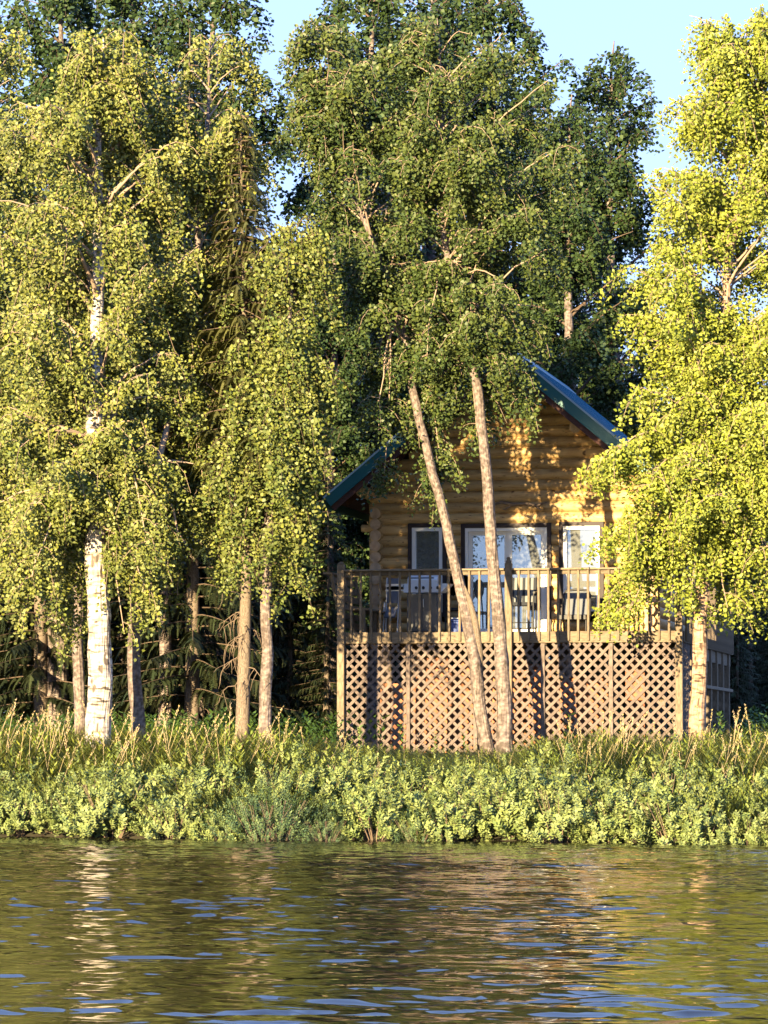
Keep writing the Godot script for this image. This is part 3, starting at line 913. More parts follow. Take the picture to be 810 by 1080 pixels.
	for k in 6:
		var y := 0.16 + 0.16 * k
		box("back_slat", M.deck[k % 4], bench, Vector3(-0.08 - y * 0.213, y, 0), Vector3(0.03, 0.115, 2.3), lean)
	box("cap_board", M.deck[2], bench, Vector3(-0.32, 1.06, 0.02), Vector3(0.17, 0.035, 2.4))
	for z in [1.12, 0.0, -1.12]:
		box("back_post", M.deck[0], bench, Vector3(-0.145, 0.45, z), Vector3(0.05, 1.2, 0.09), lean)
		box("leg", M.deck[1], bench, Vector3(0.3, 0.2, z), Vector3(0.08, 0.4, 0.08))
	for k in 3: box("seat_board", M.deck[k], bench, Vector3(0.03 + 0.15 * k, 0.42, 0), Vector3(0.14, 0.038, 2.3))

# ---------------------------------------------------------------- things on the deck
func tube_part(called: String, pts: Array, rad: float, m: Material, parent: Node, sides := 7) -> void:
	var g := Geo.new()
	var rr := []
	for p in pts: rr.append(rad)
	g.tube(pts, rr, sides, true)
	part(called, g.mesh(), m, parent)

func build_furniture() -> void:
	# gas grill, its front towards the river
	var grill := thing("gas_grill", "gas grill with silver control panel and side shelf over a dark cabinet", "grill", from_cabin(Vector3(-1.72, 3.36, -1.2)), CABIN_TURN)
	box("cabinet", M.grill_body, grill, Vector3(0.0, 0.38, 0), Vector3(0.56, 0.66, 0.46))
	for s in [-1, 1]:
		box("cabinet_door", M.grill_body, grill, Vector3(0.138 * s, 0.4, 0.24), Vector3(0.262, 0.56, 0.02))
		tube_part("door_handle", [Vector3(0.03 * s, 0.48, 0.255), Vector3(0.03 * s, 0.48, 0.285), Vector3(0.03 * s, 0.62, 0.285), Vector3(0.03 * s, 0.62, 0.255)], 0.008, M.steel, grill)
	var pg := Geo.new()
	var a := Vector3(-0.33, 0.74, 0.3); var b := Vector3(0.36, 0.74, 0.3); var c := Vector3(0.5, 0.9, 0.25); var d := Vector3(-0.33, 0.9, 0.25)
	pg.slab(a, d, c, b, Vector3(0, -0.0, -0.45))
	var panel := part("control_panel", pg.mesh(), M.steel, grill)
	for k in 4:
		var g := Geo.new()
		g.tube([Vector3(0, 0, 0), Vector3(0, 0.009, 0.03), Vector3(0, 0.01, 0.034)], [0.028, 0.025, 0.015], 10, true)
		part("knob", g.mesh(), M.black_metal, panel, Transform3D(Basis.IDENTITY, Vector3(-0.1 + 0.13 * k, 0.82, 0.277)))
	# left shelf: a tray with an oval dark opening (the side burner)
	var sh := part("side_shelf", bevel_box(Vector3(0.32, 0.05, 0.44)), M.steel, grill, Transform3D(Basis.IDENTITY, Vector3(-0.5, 0.87, 0.05)))
	box("shelf_rail", M.steel, sh, Vector3(0, -0.09, 0.2), Vector3(0.32, 0.03, 0.03))
	var ov := Geo.new()
	ov.ball(Vector3(0, -0.045, 0.205), Vector3(0.15, 0.04, 0.03), 12, 6)
	part("burner_pan", ov.mesh(), M.black_metal, sh)
	var lg := Geo.new()
	var prof := []
	for k in 9:
		var t := PI * k / 8.0
		prof.append(Vector2(cos(t) * 0.22, 0.9 + sin(t) * 0.17))
	for k in 8:
		var p: Vector2 = prof[k]; var q: Vector2 = prof[k + 1]
		lg.poly([Vector3(-0.27, p.y, p.x), Vector3(-0.27, q.y, q.x), Vector3(0.27, q.y, q.x), Vector3(0.27, p.y, p.x)])
	var left := []; var right := []
	for p in prof:
		right.append(Vector3(0.27, p.y, p.x))
		left.push_front(Vector3(-0.27, p.y, p.x))
	lg.poly(right); lg.poly(left)
	var lid := part("lid", lg.mesh(), M.steel, grill)
	tube_part("lid_handle", [Vector3(-0.2, 1.0, 0.22), Vector3(-0.2, 1.0, 0.26), Vector3(0.2, 1.0, 0.26), Vector3(0.2, 1.0, 0.22)], 0.012, M.black_metal, lid)
	for s in [[-0.25, 0.2], [0.25, 0.2], [-0.25, -0.2], [0.25, -0.2]]:
		box("foot", M.black_metal, grill, Vector3(s[0], 0.025, s[1]), Vector3(0.05, 0.05, 0.05))
	# striped chair in front of the door
	var ch := thing("patio_chair", "black tube chair with dark and pale striped back before the sliding door", "chair", from_cabin(Vector3(0.0, 3.36, -1.55)), CABIN_TURN)
	for s in [-1, 1]:
		tube_part("leg", [Vector3(0.24 * s, 0.0, 0.26), Vector3(0.24 * s, 0.56, 0.24), Vector3(0.24 * s, 0.74, 0.2)], 0.014, M.black_metal, ch)
		tube_part("leg", [Vector3(0.22 * s, 0.0, -0.26), Vector3(0.22 * s, 0.5, -0.2), Vector3(0.22 * s, 1.04, -0.3)], 0.014, M.black_metal, ch)
		tube_part("armrest", [Vector3(0.25 * s, 0.74, 0.24), Vector3(0.25 * s, 0.75, 0.0), Vector3(0.24 * s, 0.76, -0.22)], 0.022, M.black_metal, ch)
	tube_part("stretcher", [Vector3(-0.24, 0.2, 0.255), Vector3(0.24, 0.2, 0.255)], 0.01, M.black_metal, ch)
	tube_part("stretcher", [Vector3(-0.22, 0.11, -0.25), Vector3(0.22, 0.11, -0.25)], 0.01, M.black_metal, ch)
	box("seat", M.cloth_dark, ch, Vector3(0, 0.54, 0.0), Vector3(0.46, 0.06, 0.46))
	for k in 9:
		var x := -0.225 + 0.45 * (k + 0.5) / 9.0
		box("back_stripe", M.cloth_dark if k % 2 == 0 else M.cloth_light, ch, Vector3(x, 0.8, -0.245), Vector3(0.0499, 0.46, 0.025 + 0.004 * (k % 2)), Basis(Vector3(1, 0, 0), -0.17))
	# low chair under the right window
	var lc := thing("patio_chair", "low black framed chair with pale grey sling under the right window", "chair", from_cabin(Vector3(0.93, 3.36, -1.9)), CABIN_TURN)
	tube_part("back_frame", [Vector3(-0.24, 0.3, -0.05), Vector3(-0.24, 0.72, -0.16), Vector3(-0.2, 0.8, -0.18), Vector3(0.0, 0.82, -0.185), Vector3(0.2, 0.8, -0.18), Vector3(0.24, 0.72, -0.16), Vector3(0.24, 0.3, -0.05)], 0.022, M.black_metal, lc)
	box("back_sling", M.sling, lc, Vector3(0, 0.56, -0.12), Vector3(0.43, 0.46, 0.015), Basis(Vector3(1, 0, 0), -0.25))
	box("seat", M.black_metal, lc, Vector3(0, 0.3, 0.18), Vector3(0.5, 0.09, 0.46))
	for s in [-1, 1]:
		tube_part("leg", [Vector3(0.23 * s, 0.0, 0.38), Vector3(0.23 * s, 0.27, 0.36)], 0.016, M.black_metal, lc)
		tube_part("leg", [Vector3(0.23 * s, 0.0, -0.12), Vector3(0.23 * s, 0.3, -0.02)], 0.016, M.black_metal, lc)
	# black chair behind the grill's right end
	var bc := thing("patio_chair", "black round backed chair standing just right of the gas grill", "chair", from_cabin(Vector3(-1.2, 3.36, -1.75)), CABIN_TURN)
	for s in [-1, 1]:
		var g := Geo.new()
		g.ball(Vector3(0.11 * s, 0.9, -0.14), Vector3(0.1, 0.19, 0.03), 12, 8)
		part("back_pad", g.mesh(), M.cloth_dark, bc)
		tube_part("leg", [Vector3(0.2 * s, 0, 0.2), Vector3(0.2 * s, 0.44, 0.18)], 0.014, M.black_metal, bc)
		tube_part("leg", [Vector3(0.2 * s, 0, -0.2), Vector3(0.18 * s, 0.46, -0.14), Vector3(0.15 * s, 0.9, -0.16)], 0.014, M.black_metal, bc)
	box("seat", M.cloth_dark, bc, Vector3(0, 0.46, 0.02), Vector3(0.44, 0.05, 0.42))
	# grey folded chair at the left corner of the cabin
	var fc := thing("folded_chair", "grey blue folding chair leaning by the left log corner", "chair", from_cabin(Vector3(-2.45, 3.36, -1.9)), CABIN_TURN)
	box("back_sling", M.grey_cloth, fc, Vector3(0, 0.82, -0.1), Vector3(0.2, 0.46, 0.02), Basis(Vector3(1, 0, 0), -0.2))
	box("seat", M.grey_cloth, fc, Vector3(0, 0.42, 0.05), Vector3(0.2, 0.03, 0.4), Basis(Vector3(1, 0, 0), 0.5))
	for s in [-1, 1]:
		tube_part("leg", [Vector3(0.11 * s, 0, -0.0), Vector3(0.11 * s, 1.06, -0.15)], 0.013, M.steel, fc)
		tube_part("leg", [Vector3(0.13 * s, 0, 0.16), Vector3(0.13 * s, 0.6, 0.0)], 0.013, M.steel, fc)
	# sheets of plywood stored under the deck, just behind the lattice
	for q in [[-1.78, -1.2, 1.25, 2.93, 0, "orange plywood sheet behind the lattice, left of the leaning birch"], [-0.98, -0.66, 1.3, 2.85, 0, "narrow orange plywood offcut behind the lattice beside the leaning birch"], [-0.5, 0.02, 1.25, 2.7, 0, "orange plywood sheet behind the lattice between the two middle birch trunks"], [-2.42, -1.86, 1.2, 2.4, 1, "low plywood sheet behind the lattice near its left end"], [0.25, 1.6, 1.2, 2.5, 1, "wide plywood sheet behind the lattice right of the upright birch"]]:
		var ps := thing("plywood_sheet", q[5], "plywood", from_cabin(Vector3((q[0] + q[1]) * 0.5, 1.15, -0.5)), CABIN_TURN, "plywood under the deck")
		var m: Material = M.plywood
		box("panel", m, ps, Vector3(0, (q[3] - 1.15) * 0.5, -0.1), Vector3(q[1] - q[0], q[3] - 1.15, 0.02), Basis(Vector3(1, 0, 0), -0.09))
	# blue cooler
	var co := thing("cooler", "small blue cooler with white handle on the deck right of the grill", "cooler", from_cabin(Vector3(-0.98, 3.36, -0.6)), CABIN_TURN)
	box("body", M.blue, co, Vector3(0, 0.1, 0), Vector3(0.27, 0.2, 0.2))
	box("lid", M.blue, co, Vector3(0, 0.218, 0), Vector3(0.285, 0.035, 0.215))
	tube_part("handle", [Vector3(-0.14, 0.2, 0.02), Vector3(-0.15, 0.26, 0.02), Vector3(0.15, 0.26, 0.02), Vector3(0.14, 0.2, 0.02)], 0.01, M.white_frame, co)

# ---------------------------------------------------------------- ground and river
func build_ground() -> void:
	var xs := []; var zs := []
	var x := -16.0
	while x <= 16.001:
		xs.append(x); x += 0.4
	for e in [20.0, 30.0, 60.0, 150.0, 500.0]:
		xs.append(e); xs.push_front(-e)
	var z := -46.0
	while z >= -90.0:
		zs.append(z); z -= 0.4
	zs.append_array([-95.0, -105.0, -125.0, -160.0, -300.0, -900.0])
	var v := PackedVector3Array(); var n := PackedVector3Array(); var ix := PackedInt32Array()
	for b in zs:
		for a in xs:
			v.append(Vector3(a, ground_y(a, b), b))
			n.append(Vector3(ground_y(a - 0.2, b) - ground_y(a + 0.2, b), 0.4, ground_y(a, b - 0.2) - ground_y(a, b + 0.2)).normalized())
	var w := xs.size()
	for j in zs.size() - 1:
		for i in w - 1:
			var p := j * w + i
			ix.append_array([p, p + w, p + 1, p + 1, p + w, p + w + 1])
	var g := part("ground", arr_mesh(v, n, ix), M.ground, self)
	tag(g, "dark soil of the river bank and forest floor", "ground", "", "structure")

func build_river() -> void:
	var n1 := noise(0.42, 2, 5); var n2 := noise(1.25, 2, 6); var n3 := noise(0.1, 2, 8)
	var dx := 0.11; var dz := 0.055
	var nx := int(19.0 / dx); var nz := int(44.0 / dz)
	var hgt := PackedFloat32Array()
	hgt.resize((nx + 1) * (nz + 1))
	for j in nz + 1:
		var z := -15.0 - j * dz
		for i in nx + 1:
			var x := -9.5 + i * dx
			var fade: float = min(1.0, min(min(i, nx - i) / 10.0, min(j, nz - j) / 10.0))
			var gust := 0.75 + 0.5 * n3.get_noise_2d(x * 0.8, z * 2.0)
			hgt[j * (nx + 1) + i] = fade * gust * (0.026 * n1.get_noise_2d(x * 1.4 + z * 0.25, z * 3.2) + 0.016 * n2.get_noise_2d(x * 1.2, z * 3.0) + 0.010 * n2.get_noise_2d(x * 2.6 + 70.0, z * 5.5))
	var v := PackedVector3Array(); var n := PackedVector3Array(); var ix := PackedInt32Array()
	var w := nx + 1
	for j in nz + 1:
		for i in w:
			v.append(Vector3(-9.5 + i * dx, hgt[j * w + i], -15.0 - j * dz))
			var l := hgt[j * w + max(i - 1, 0)]; var r := hgt[j * w + min(i + 1, nx)]
			var a := hgt[max(j - 1, 0) * w + i]; var b := hgt[min(j + 1, nz) * w + i]
			n.append(Vector3((l - r) / (2 * dx), 1, -(a - b) / (2 * dz)).normalized())
	for j in nz:
		for i in nx:
			var p := j * w + i
			ix.append_array([p, p + w, p + 1, p + 1, p + w, p + w + 1])
	# calm water beyond the rippled reach
	for q in [[-400.0, 300.0, 400.0, -15.0], [-400.0, -15.0, -9.5, -80.0], [9.5, -15.0, 400.0, -80.0]]:
		var i0 := v.size()
		for c in [[q[0], q[1]], [q[0], q[3]], [q[2], q[1]], [q[2], q[3]]]:
			v.append(Vector3(c[0], 0, c[1])); n.append(Vector3.UP)
		ix.append_array([i0, i0 + 1, i0 + 2, i0 + 2, i0 + 1, i0 + 3])
	var g := part("river", arr_mesh(v, n, ix), M.water, self)
	tag(g, "dark brown rippled river water in front of the bank", "river", "", "structure")

# ---------------------------------------------------------------- bank plants
func table(t: Array, x: float) -> float:
	for k in range(t.size() - 1):
		if x <= t[k + 1][0]: return lerp(float(t[k][1]), float(t[k + 1][1]), clamp((x - t[k][0]) / (t[k + 1][0] - t[k][0]), 0.0, 1.0))
	return t[-1][1]

func grass_tuft(n: int, s: int, wid: float, spread: float) -> ArrayMesh:
	# blades one metre tall, scaled per tuft
	var r := RandomNumberGenerator.new(); r.seed = s
	var g := Geo.new()
	for k in n:
		var a := r.randf() * TAU
		var out := Vector3(cos(a), 0, sin(a))
		var base := out * r.randf() * 0.06
		var h := r.randf_range(0.5, 1.0)
		var bend := r.randf_range(0.1, spread)
		var side := out.cross(Vector3.UP).rotated(Vector3.UP, r.randf_range(-1, 1)) * wid * r.randf_range(0.6, 1.2)
		var i0 := g.v.size()
		for q in 4:
			var t := q / 3.0
			var p := base + Vector3(0, h * (t - 0.18 * bend * t * t), 0) + out * bend * h * t * t
			var nn := (out.cross(side)).normalized()
			if q < 3:
				g.v.append(p - side * (1.0 - t * 0.7)); g.v.append(p + side * (1.0 - t * 0.7))
				g.n.append((Vector3.UP * 0.4 + out).normalized()); g.n.append((Vector3.UP * 0.4 + out).normalized())
				g.uv.append(Vector2.ZERO); g.uv.append(Vector2.ZERO)
			else:
				g.v.append(p); g.n.append((Vector3.UP * 0.4 + out).normalized()); g.uv.append(Vector2.ZERO)
		g.ix.append_array([i0, i0 + 2, i0 + 1, i0 + 1, i0 + 2, i0 + 3, i0 + 2, i0 + 4, i0 + 3, i0 + 3, i0 + 4, i0 + 5, i0 + 4, i0 + 6, i0 + 5])
	return g.mesh()

func plume(s: int) -> ArrayMesh:
	# a stem with a feathery seed head, one metre tall
	var r := RandomNumberGenerator.new(); r.seed = s
	var g := Geo.new()
	var lean := Vector3(r.randf_range(-0.06, 0.24), 0, r.randf_range(-0.08, 0.08))
	g.tube([Vector3.ZERO, Vector3(0, 0.5, 0) + lean * 0.3, Vector3(0, 0.84, 0) + lean], [0.004, 0.0035, 0.003], 3)
	for k in 26:
		var t := r.randf()
		var p := Vector3(0, 0.8 + 0.2 * t, 0) + lean * (1.0 + t * 0.5)
		var d := (rand_dir(r) * 0.7 + Vector3(0.1, 1, 0)).normalized()
		leaf(g, p, d, d.cross(rand_dir(r)).normalized(), 0.042 * (1.2 - t * 0.6), 0.008)
	return g.mesh()

const GRASS_H := [[-60, 1.0], [0, 1.0], [240, 0.97], [300, 0.85], [350, 0.58], [430, 0.36], [540, 0.36], [575, 0.66], [640, 0.84], [700, 0.72], [760, 0.85], [900, 0.95]]

func build_plants() -> void:
	rng.seed = 77
	var tx := []; var tc := []; var px := [[], [], []]; var pc := [[], [], []]; var wx := []; var wc := []
	var tries := 0
	while tries < 11000:
		tries += 1
		var x := rng.randf_range(-9.0, 9.0)
		var s := rng.randf_range(0.3, 11.0)
		if s > 7.5 and rng.randf() < 0.5: continue
		var z := -(shore(x) + s)
		var lp := to_cabin(Vector3(x, 0, z))
		if lp.z < 0.22 and lp.x > -3.15 and lp.x < 3.2: continue
		var u := 405.0 + x / -z * FOCAL
		var h: float = table(GRASS_H, u) * rng.randf_range(0.65, 1.15)
		if s < 2.2: h *= 0.75
		if s > 7.0: h *= 0.75
		var y := ground_y(x, z)
		var b := Basis(Vector3.UP, rng.randf() * TAU).scaled(Vector3(0.8 + 0.3 * h, h, 0.8 + 0.3 * h))
		if rng.randf() < 0.74:
			tx.append(Transform3D(b, Vector3(x, y - 0.02, z)))
			tc.append(Color(0.2, 0.26, 0.05).lerp(Color(0.4, 0.39, 0.1), rng.randf()) * rng.randf_range(0.8, 1.15))
		else:
			wx.append(Transform3D(Basis(Vector3.UP, rng.randf() * TAU).scaled(Vector3(1, 1, 1) * (0.12 + h * 1.0)), Vector3(x, y + h * 0.2 - 0.05, z)))
			wc.append(Color(0.13, 0.18, 0.035).lerp(Color(0.22, 0.25, 0.055), rng.randf()))
		var pl := 0.13 if u < 300 or u > 590 else 0.04
		if s > 1.8 and s < 6.5 and rng.randf() < pl:
			var vi := rng.randi() % 3
			px[vi].append(Transform3D(Basis(Vector3.UP, rng.randf_range(-2.2, 2.2)).scaled(Vector3(1, 1, 1) * h * rng.randf_range(1.08, 1.3)), Vector3(x, y - 0.02, z)))
			pc[vi].append(Color(0.34, 0.28, 0.14).lerp(Color(0.42, 0.32, 0.2), rng.randf()))
	var a := multi("tall_grass", grass_tuft(16, 4, 0.007, 0.6), M.grass, tx, tc, self)
	tag(a, "tall yellow green meadow grass on the river bank", "grass", "", "stuff")
	for vi in 3:
		var b := multi(numbered("grass_plumes"), plume(9 + vi * 5), M.grass, px[vi], pc[vi], self)
		tag(b, ["pale feathery seed heads standing above the bank grass", "tan nodding seed heads mixed among the bank grass", "straw coloured upright seed heads mixed among the bank grass"][vi], "grass", "", "stuff")
	var w := multi("bank_weeds", upright_sprig(20, 0.55, 0.085, 0.3, 11), M.grass, wx, wc, self)
	tag(w, "leafy green weeds mixed through the bank grass", "weeds", "", "stuff")
	# forest floor plants in the shade behind
	var fx := []; var fcol := []
	for k in 3200:
		var x := rng.randf_range(-12.0, 12.0)
		var z := -rng.randf_range(66.0, 92.0)
		var lp := to_cabin(Vector3(x, 0, z))
		if lp.z < 0.4 and lp.x > -3.4 and lp.x < 3.4 and lp.z > -10.5: continue
		fx.append(Transform3D(Basis(Vector3.UP, rng.randf() * TAU).scaled(Vector3.ONE * rng.randf_range(0.5, 1.15)), Vector3(x, ground_y(x, z), z)))
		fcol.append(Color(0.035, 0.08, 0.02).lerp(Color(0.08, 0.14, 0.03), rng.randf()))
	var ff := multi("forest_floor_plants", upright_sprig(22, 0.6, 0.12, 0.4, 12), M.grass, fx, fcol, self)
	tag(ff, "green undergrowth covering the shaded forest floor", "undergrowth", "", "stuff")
	# shrubs in a row along the water's edge
	var protos := []
	var deep: Node3D = null
	var spots := []
	var x := -8.6
	while x < 8.6:
		spots.append([x + rng.randf_range(-0.12, 0.12), rng.randf_range(-0.15, 0.3), rng.randf_range(0.62, 1.2)])
		x += rng.randf_range(0.42, 0.62)
	x = -8.4
	while x < 8.6:
		spots.append([x + rng.randf_range(-0.15, 0.15), rng.randf_range(1.1, 1.7), rng.randf_range(0.8, 1.1)])
		x += rng.randf_range(0.6, 0.95)
	var k := 0
	for q in spots:
		var z: float = -(shore(q[0]) + q[1])
		var at := Vector3(q[0], ground_y(q[0], z) - 0.03, z)
		var lab := "low sage green leafy shrub in the dense row along the water's edge" if q[1] < 1.0 else "sage green shrub in the second row, just behind the waterside shrubs"
		var gr := "shrubs along the water's edge" if q[1] < 1.0 else "shrubs in the second row of the bank"
		var u: float = 405.0 + q[0] / -z * FOCAL
		if q[1] < 1.0 and ((u > 255 and u < 395) or (u > 425 and u < 470)):  # stretch of the row where a bank shadow is put into the leaf colour
			var dl := "fine leaved shrub with bank shadow painted into its blue green leaves at the water below the deck's left end"
			var dg := "shade tinted shrubs at the water's edge"
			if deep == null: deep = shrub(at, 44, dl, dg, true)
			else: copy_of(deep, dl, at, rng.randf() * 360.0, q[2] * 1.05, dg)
		elif k < 6:
			protos.append(shrub(at, k + 1, lab, gr))
		else:
			copy_of(protos[k % 6], lab, at, rng.randf() * 360.0, q[2], gr)
		k += 1

func shrub(at: Vector3, s: int, label: String, group: String, fine := false) -> Node3D:
	var r := RandomNumberGenerator.new(); r.seed = s * 17
	var root := thing("shade_tinted_shrub" if fine else "willow_shrub", label, "shrub", at, 0.0, group)
	var xfs := []; var cols := []
	var R := r.randf_range(0.48, 0.62); var H := r.randf_range(0.75, 1.05)
	var tone := r.randf()
	for k in 165:
		var d := rand_dir(r)
		d.y = abs(d.y)
		var rad := pow(r.randf_range(0.12, 1.0), 0.45)
		var lump := 1.0 + 0.4 * sin(d.x * 5.0 + s) * cos(d.z * 6.0 - s)
		var p := Vector3(d.x * R, d.y * H * 0.85 + 0.02, d.z * R) * rad * lump
		var dir := (Vector3(d.x, 0.9 + d.y * 0.4, d.z)).normalized()
		var side := dir.cross(Vector3(0.3, 0.2, 1)).normalized()
		var b := Basis(side, dir, side.cross(dir)) * Basis(Vector3.UP, r.randf() * TAU)
		xfs.append(Transform3D(b.scaled(Vector3.ONE * r.randf_range(0.7, 1.15)), p))
		if fine: cols.append(Color(0.05, 0.095, 0.042).lerp(Color(0.11, 0.15, 0.06), r.randf()))  # darker blue green leaves imitate shade lying on these shrubs
		else: cols.append(Color(0.13, 0.18, 0.052).lerp(Color(0.25, 0.285, 0.1), clamp(r.randf() * 0.7 + tone * 0.3, 0, 1)))
	var g := Geo.new()
	for k in 16:
		var d := rand_dir(r)
		g.tube([Vector3(d.x * 0.08, -0.05, d.z * 0.08), Vector3(d.x * R * 0.5, H * 0.35, d.z * R * 0.5), Vector3(d.x * R * 0.85, H * 0.7, d.z * R * 0.85)], [0.009, 0.006, 0.003], 4)
	part("stems", g.mesh(), M.dead_wood, root)
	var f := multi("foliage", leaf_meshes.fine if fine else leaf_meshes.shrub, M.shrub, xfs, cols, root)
	f.set_meta("kind", "stuff")
	return root

# ---------------------------------------------------------------- trees
func build_trees() -> void:
	leaf_meshes.birch = hanging_sprig(16, 0.26, 0.068, 3)
	leaf_meshes.dense = hanging_sprig(13, 0.26, 0.085, 4)
	leaf_meshes.spray = spruce_spray(5, 0.5)
	leaf_meshes.fine = upright_sprig(28, 0.24, 0.036, 0.45, 7)
	leaf_meshes.shrub = upright_sprig(20, 0.19, 0.06, 0.62, 6)
	var olive := [Color(0.105, 0.135, 0.034), Color(0.21, 0.215, 0.066)]
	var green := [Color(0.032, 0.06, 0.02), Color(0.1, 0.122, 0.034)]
	var lime := [Color(0.15, 0.195, 0.03), Color(0.28, 0.3, 0.06)]
	var dark := [Color(0.022, 0.045, 0.018), Color(0.05, 0.08, 0.028)]
	broadleaf({called = "birch_tree", label = "big leafy birch with thick bright white trunk on the left bank", path = [[105, 775], [104, 640], [101, 520], [102, 400], [103, 300], [102, 210], [108, 40]], depth = 62.0, radius = 0.235,
		rows = [[30, 70, 150], [100, 0, 210], [250, -50, 215], [400, -50, 200], [520, -50, 200], [620, -40, 180], [672, 0, 150]], low = 560.0, branches = 120, density = 1.2, bark = M.bark_white, branch_mat = M.branch_pale, leaf = M.leaf, colours = olive, sprig = leaf_meshes.birch, seed = 11, hang = 0.8, clear = [[235, 340], [400, 445], [535, 660]]})
	var birch_b := broadleaf({called = "birch_tree", label = "slender birch with crooked grey trunk right of the white trunked birch", path = [[148, 770], [143, 640], [160, 520], [183, 420], [205, 300], [215, 180], [222, 35]], depth = 63.5, radius = 0.13,
		rows = [[25, 180, 260], [120, 140, 290], [240, 140, 290], [330, 140, 330], [430, 150, 335], [520, 140, 300], [600, 150, 250], [662, 165, 235]], low = 470.0, branches = 95, density = 1.2, bark = M.bark_grey, branch_mat = M.branch_pale, leaf = M.leaf, colours = olive, sprig = leaf_meshes.birch, seed = 12, hang = 0.8, gap = -0.14, clear = [[400, 530], [590, 680]]})
	var birch_c := broadleaf({called = "birch_tree", label = "birch with pale grey trunk close right of the bare spruce trunk", path = [[280, 768], [281, 640], [284, 540], [297, 400], [308, 300], [315, 235]], depth = 62.3, radius = 0.12,
		rows = [[225, 280, 350], [330, 225, 345], [440, 205, 345], [530, 205, 345], [620, 230, 340]], low = 480.0, branches = 85, density = 1.2, bark = M.bark_grey, branch_mat = M.branch, leaf = M.leaf, colours = [Color(0.08, 0.115, 0.03), Color(0.18, 0.19, 0.055)], sprig = leaf_meshes.birch, seed = 13, hang = 0.8, gap = -0.06})
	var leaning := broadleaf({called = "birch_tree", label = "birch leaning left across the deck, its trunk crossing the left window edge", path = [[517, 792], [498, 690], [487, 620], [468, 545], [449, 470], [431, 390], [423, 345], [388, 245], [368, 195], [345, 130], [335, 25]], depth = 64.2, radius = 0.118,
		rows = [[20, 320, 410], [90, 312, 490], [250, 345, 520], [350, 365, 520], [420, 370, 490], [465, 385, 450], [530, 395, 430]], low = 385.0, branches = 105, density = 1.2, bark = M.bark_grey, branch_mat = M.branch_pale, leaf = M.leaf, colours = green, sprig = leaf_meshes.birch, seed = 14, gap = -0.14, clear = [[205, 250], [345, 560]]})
	var bs := Geo.new()
	var bo := leaning.position
	bs.tube([pt(507, 712, 64.2) - bo, pt(505, 685, 64.1) - bo, pt(501, 655, 64.05) - bo, pt(495, 632, 64.05) - bo, pt(490, 618, 64.1) - bo], [0.05, 0.07, 0.06, 0.045, 0.012], 8, true)
	part("broken_stem", bs.mesh(), M.bark_spruce, leaning)
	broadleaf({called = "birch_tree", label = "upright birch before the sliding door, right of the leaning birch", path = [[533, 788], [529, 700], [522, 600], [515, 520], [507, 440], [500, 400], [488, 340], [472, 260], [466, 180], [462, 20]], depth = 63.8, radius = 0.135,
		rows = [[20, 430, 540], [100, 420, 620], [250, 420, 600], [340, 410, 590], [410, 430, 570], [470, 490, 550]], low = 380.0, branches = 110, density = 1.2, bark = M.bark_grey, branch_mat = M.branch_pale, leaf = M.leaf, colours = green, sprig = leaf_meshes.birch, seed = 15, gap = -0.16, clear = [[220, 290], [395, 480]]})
	broadleaf({called = "birch_tree", label = "yellow green sunlit birch at the right corner of the deck", path = [[735, 775], [739, 640], [746, 520], [756, 400], [768, 290], [780, 200], [786, 30]], depth = 64.0, radius = 0.148,
		rows = [[15, 720, 860], [90, 685, 890], [200, 660, 900], [300, 648, 900], [400, 658, 900], [440, 640, 900], [475, 612, 900], [520, 606, 900], [570, 622, 890], [620, 628, 880], [655, 650, 830]], low = 560.0, branches = 170, density = 1.15, bark = M.bark_tan, branch_mat = M.branch_pale, leaf = M.leaf_lime, colours = lime, sprig = leaf_meshes.birch, seed = 16, hang = 0.7, gap = -0.2, clear = [[240, 320]]})
	# birches of the second rank on the left, behind the first
	var second := "second rank birches on the left"
	for q in [[-70.0, 70.0, 1.1, 40.0, birch_b, "birch at the left picture edge behind the front trees"], [85.0, 66.0, 1.0, 160.0, birch_c, "thin grey birch close behind the thick white trunk"], [172.0, 76.0, 1.25, 215.0, birch_c, "birch standing deep behind the crooked grey birch"]]:
		var w := pt(q[0], 760, q[1])
		w.y = ground_y(w.x, w.z) - 0.1
		copy_of(q[4], q[5], w, q[3], q[2], second)
	# the crooked birch carries a dead, twisted limb on its river side
	var dl := Geo.new()
	var bb := birch_b.position
	dl.tube([pt(184, 418, 63.3) - bb, pt(178, 445, 62.6) - bb, pt(170, 475, 62.3) - bb, pt(163, 503, 62.2) - bb, pt(160, 530, 62.3) - bb, pt(166, 552, 62.8) - bb], [0.05, 0.05, 0.055, 0.06, 0.05, 0.03], 8, true)
	dl.tube([pt(164, 508, 62.2) - bb, pt(175, 520, 62.1) - bb, pt(183, 538, 62.05) - bb, pt(187, 560, 62.1) - bb, pt(197, 576, 62.1) - bb], [0.03, 0.026, 0.022, 0.016, 0.006], 6, true)
	dl.tube([pt(171, 486, 62.25) - bb, pt(185, 486, 62.2) - bb, pt(204, 489, 62.2) - bb], [0.022, 0.018, 0.008], 6, true)
	part("dead_branch", dl.mesh(), M.branch_pale, birch_b)
	# dark broadleaved trees behind the cabin
	var bg := "broadleaf trees behind the cabin"
	var p1 := broadleaf({called = "poplar_tree", label = "dark green poplar rising behind the right roof slope", path = [[600, 760], [605, 500], [598, 300], [602, 100]], depth = 80.0, radius = 0.2, group = bg,
		rows = [[110, 560, 640], [220, 520, 680], [400, 510, 690], [560, 530, 680], [650, 560, 660]], low = 640.0, branches = 75, bark = M.bark_grey, branch_mat = M.branch, leaf = M.leaf, colours = dark, sprig = leaf_meshes.dense, seed = 21})
	var j := 0
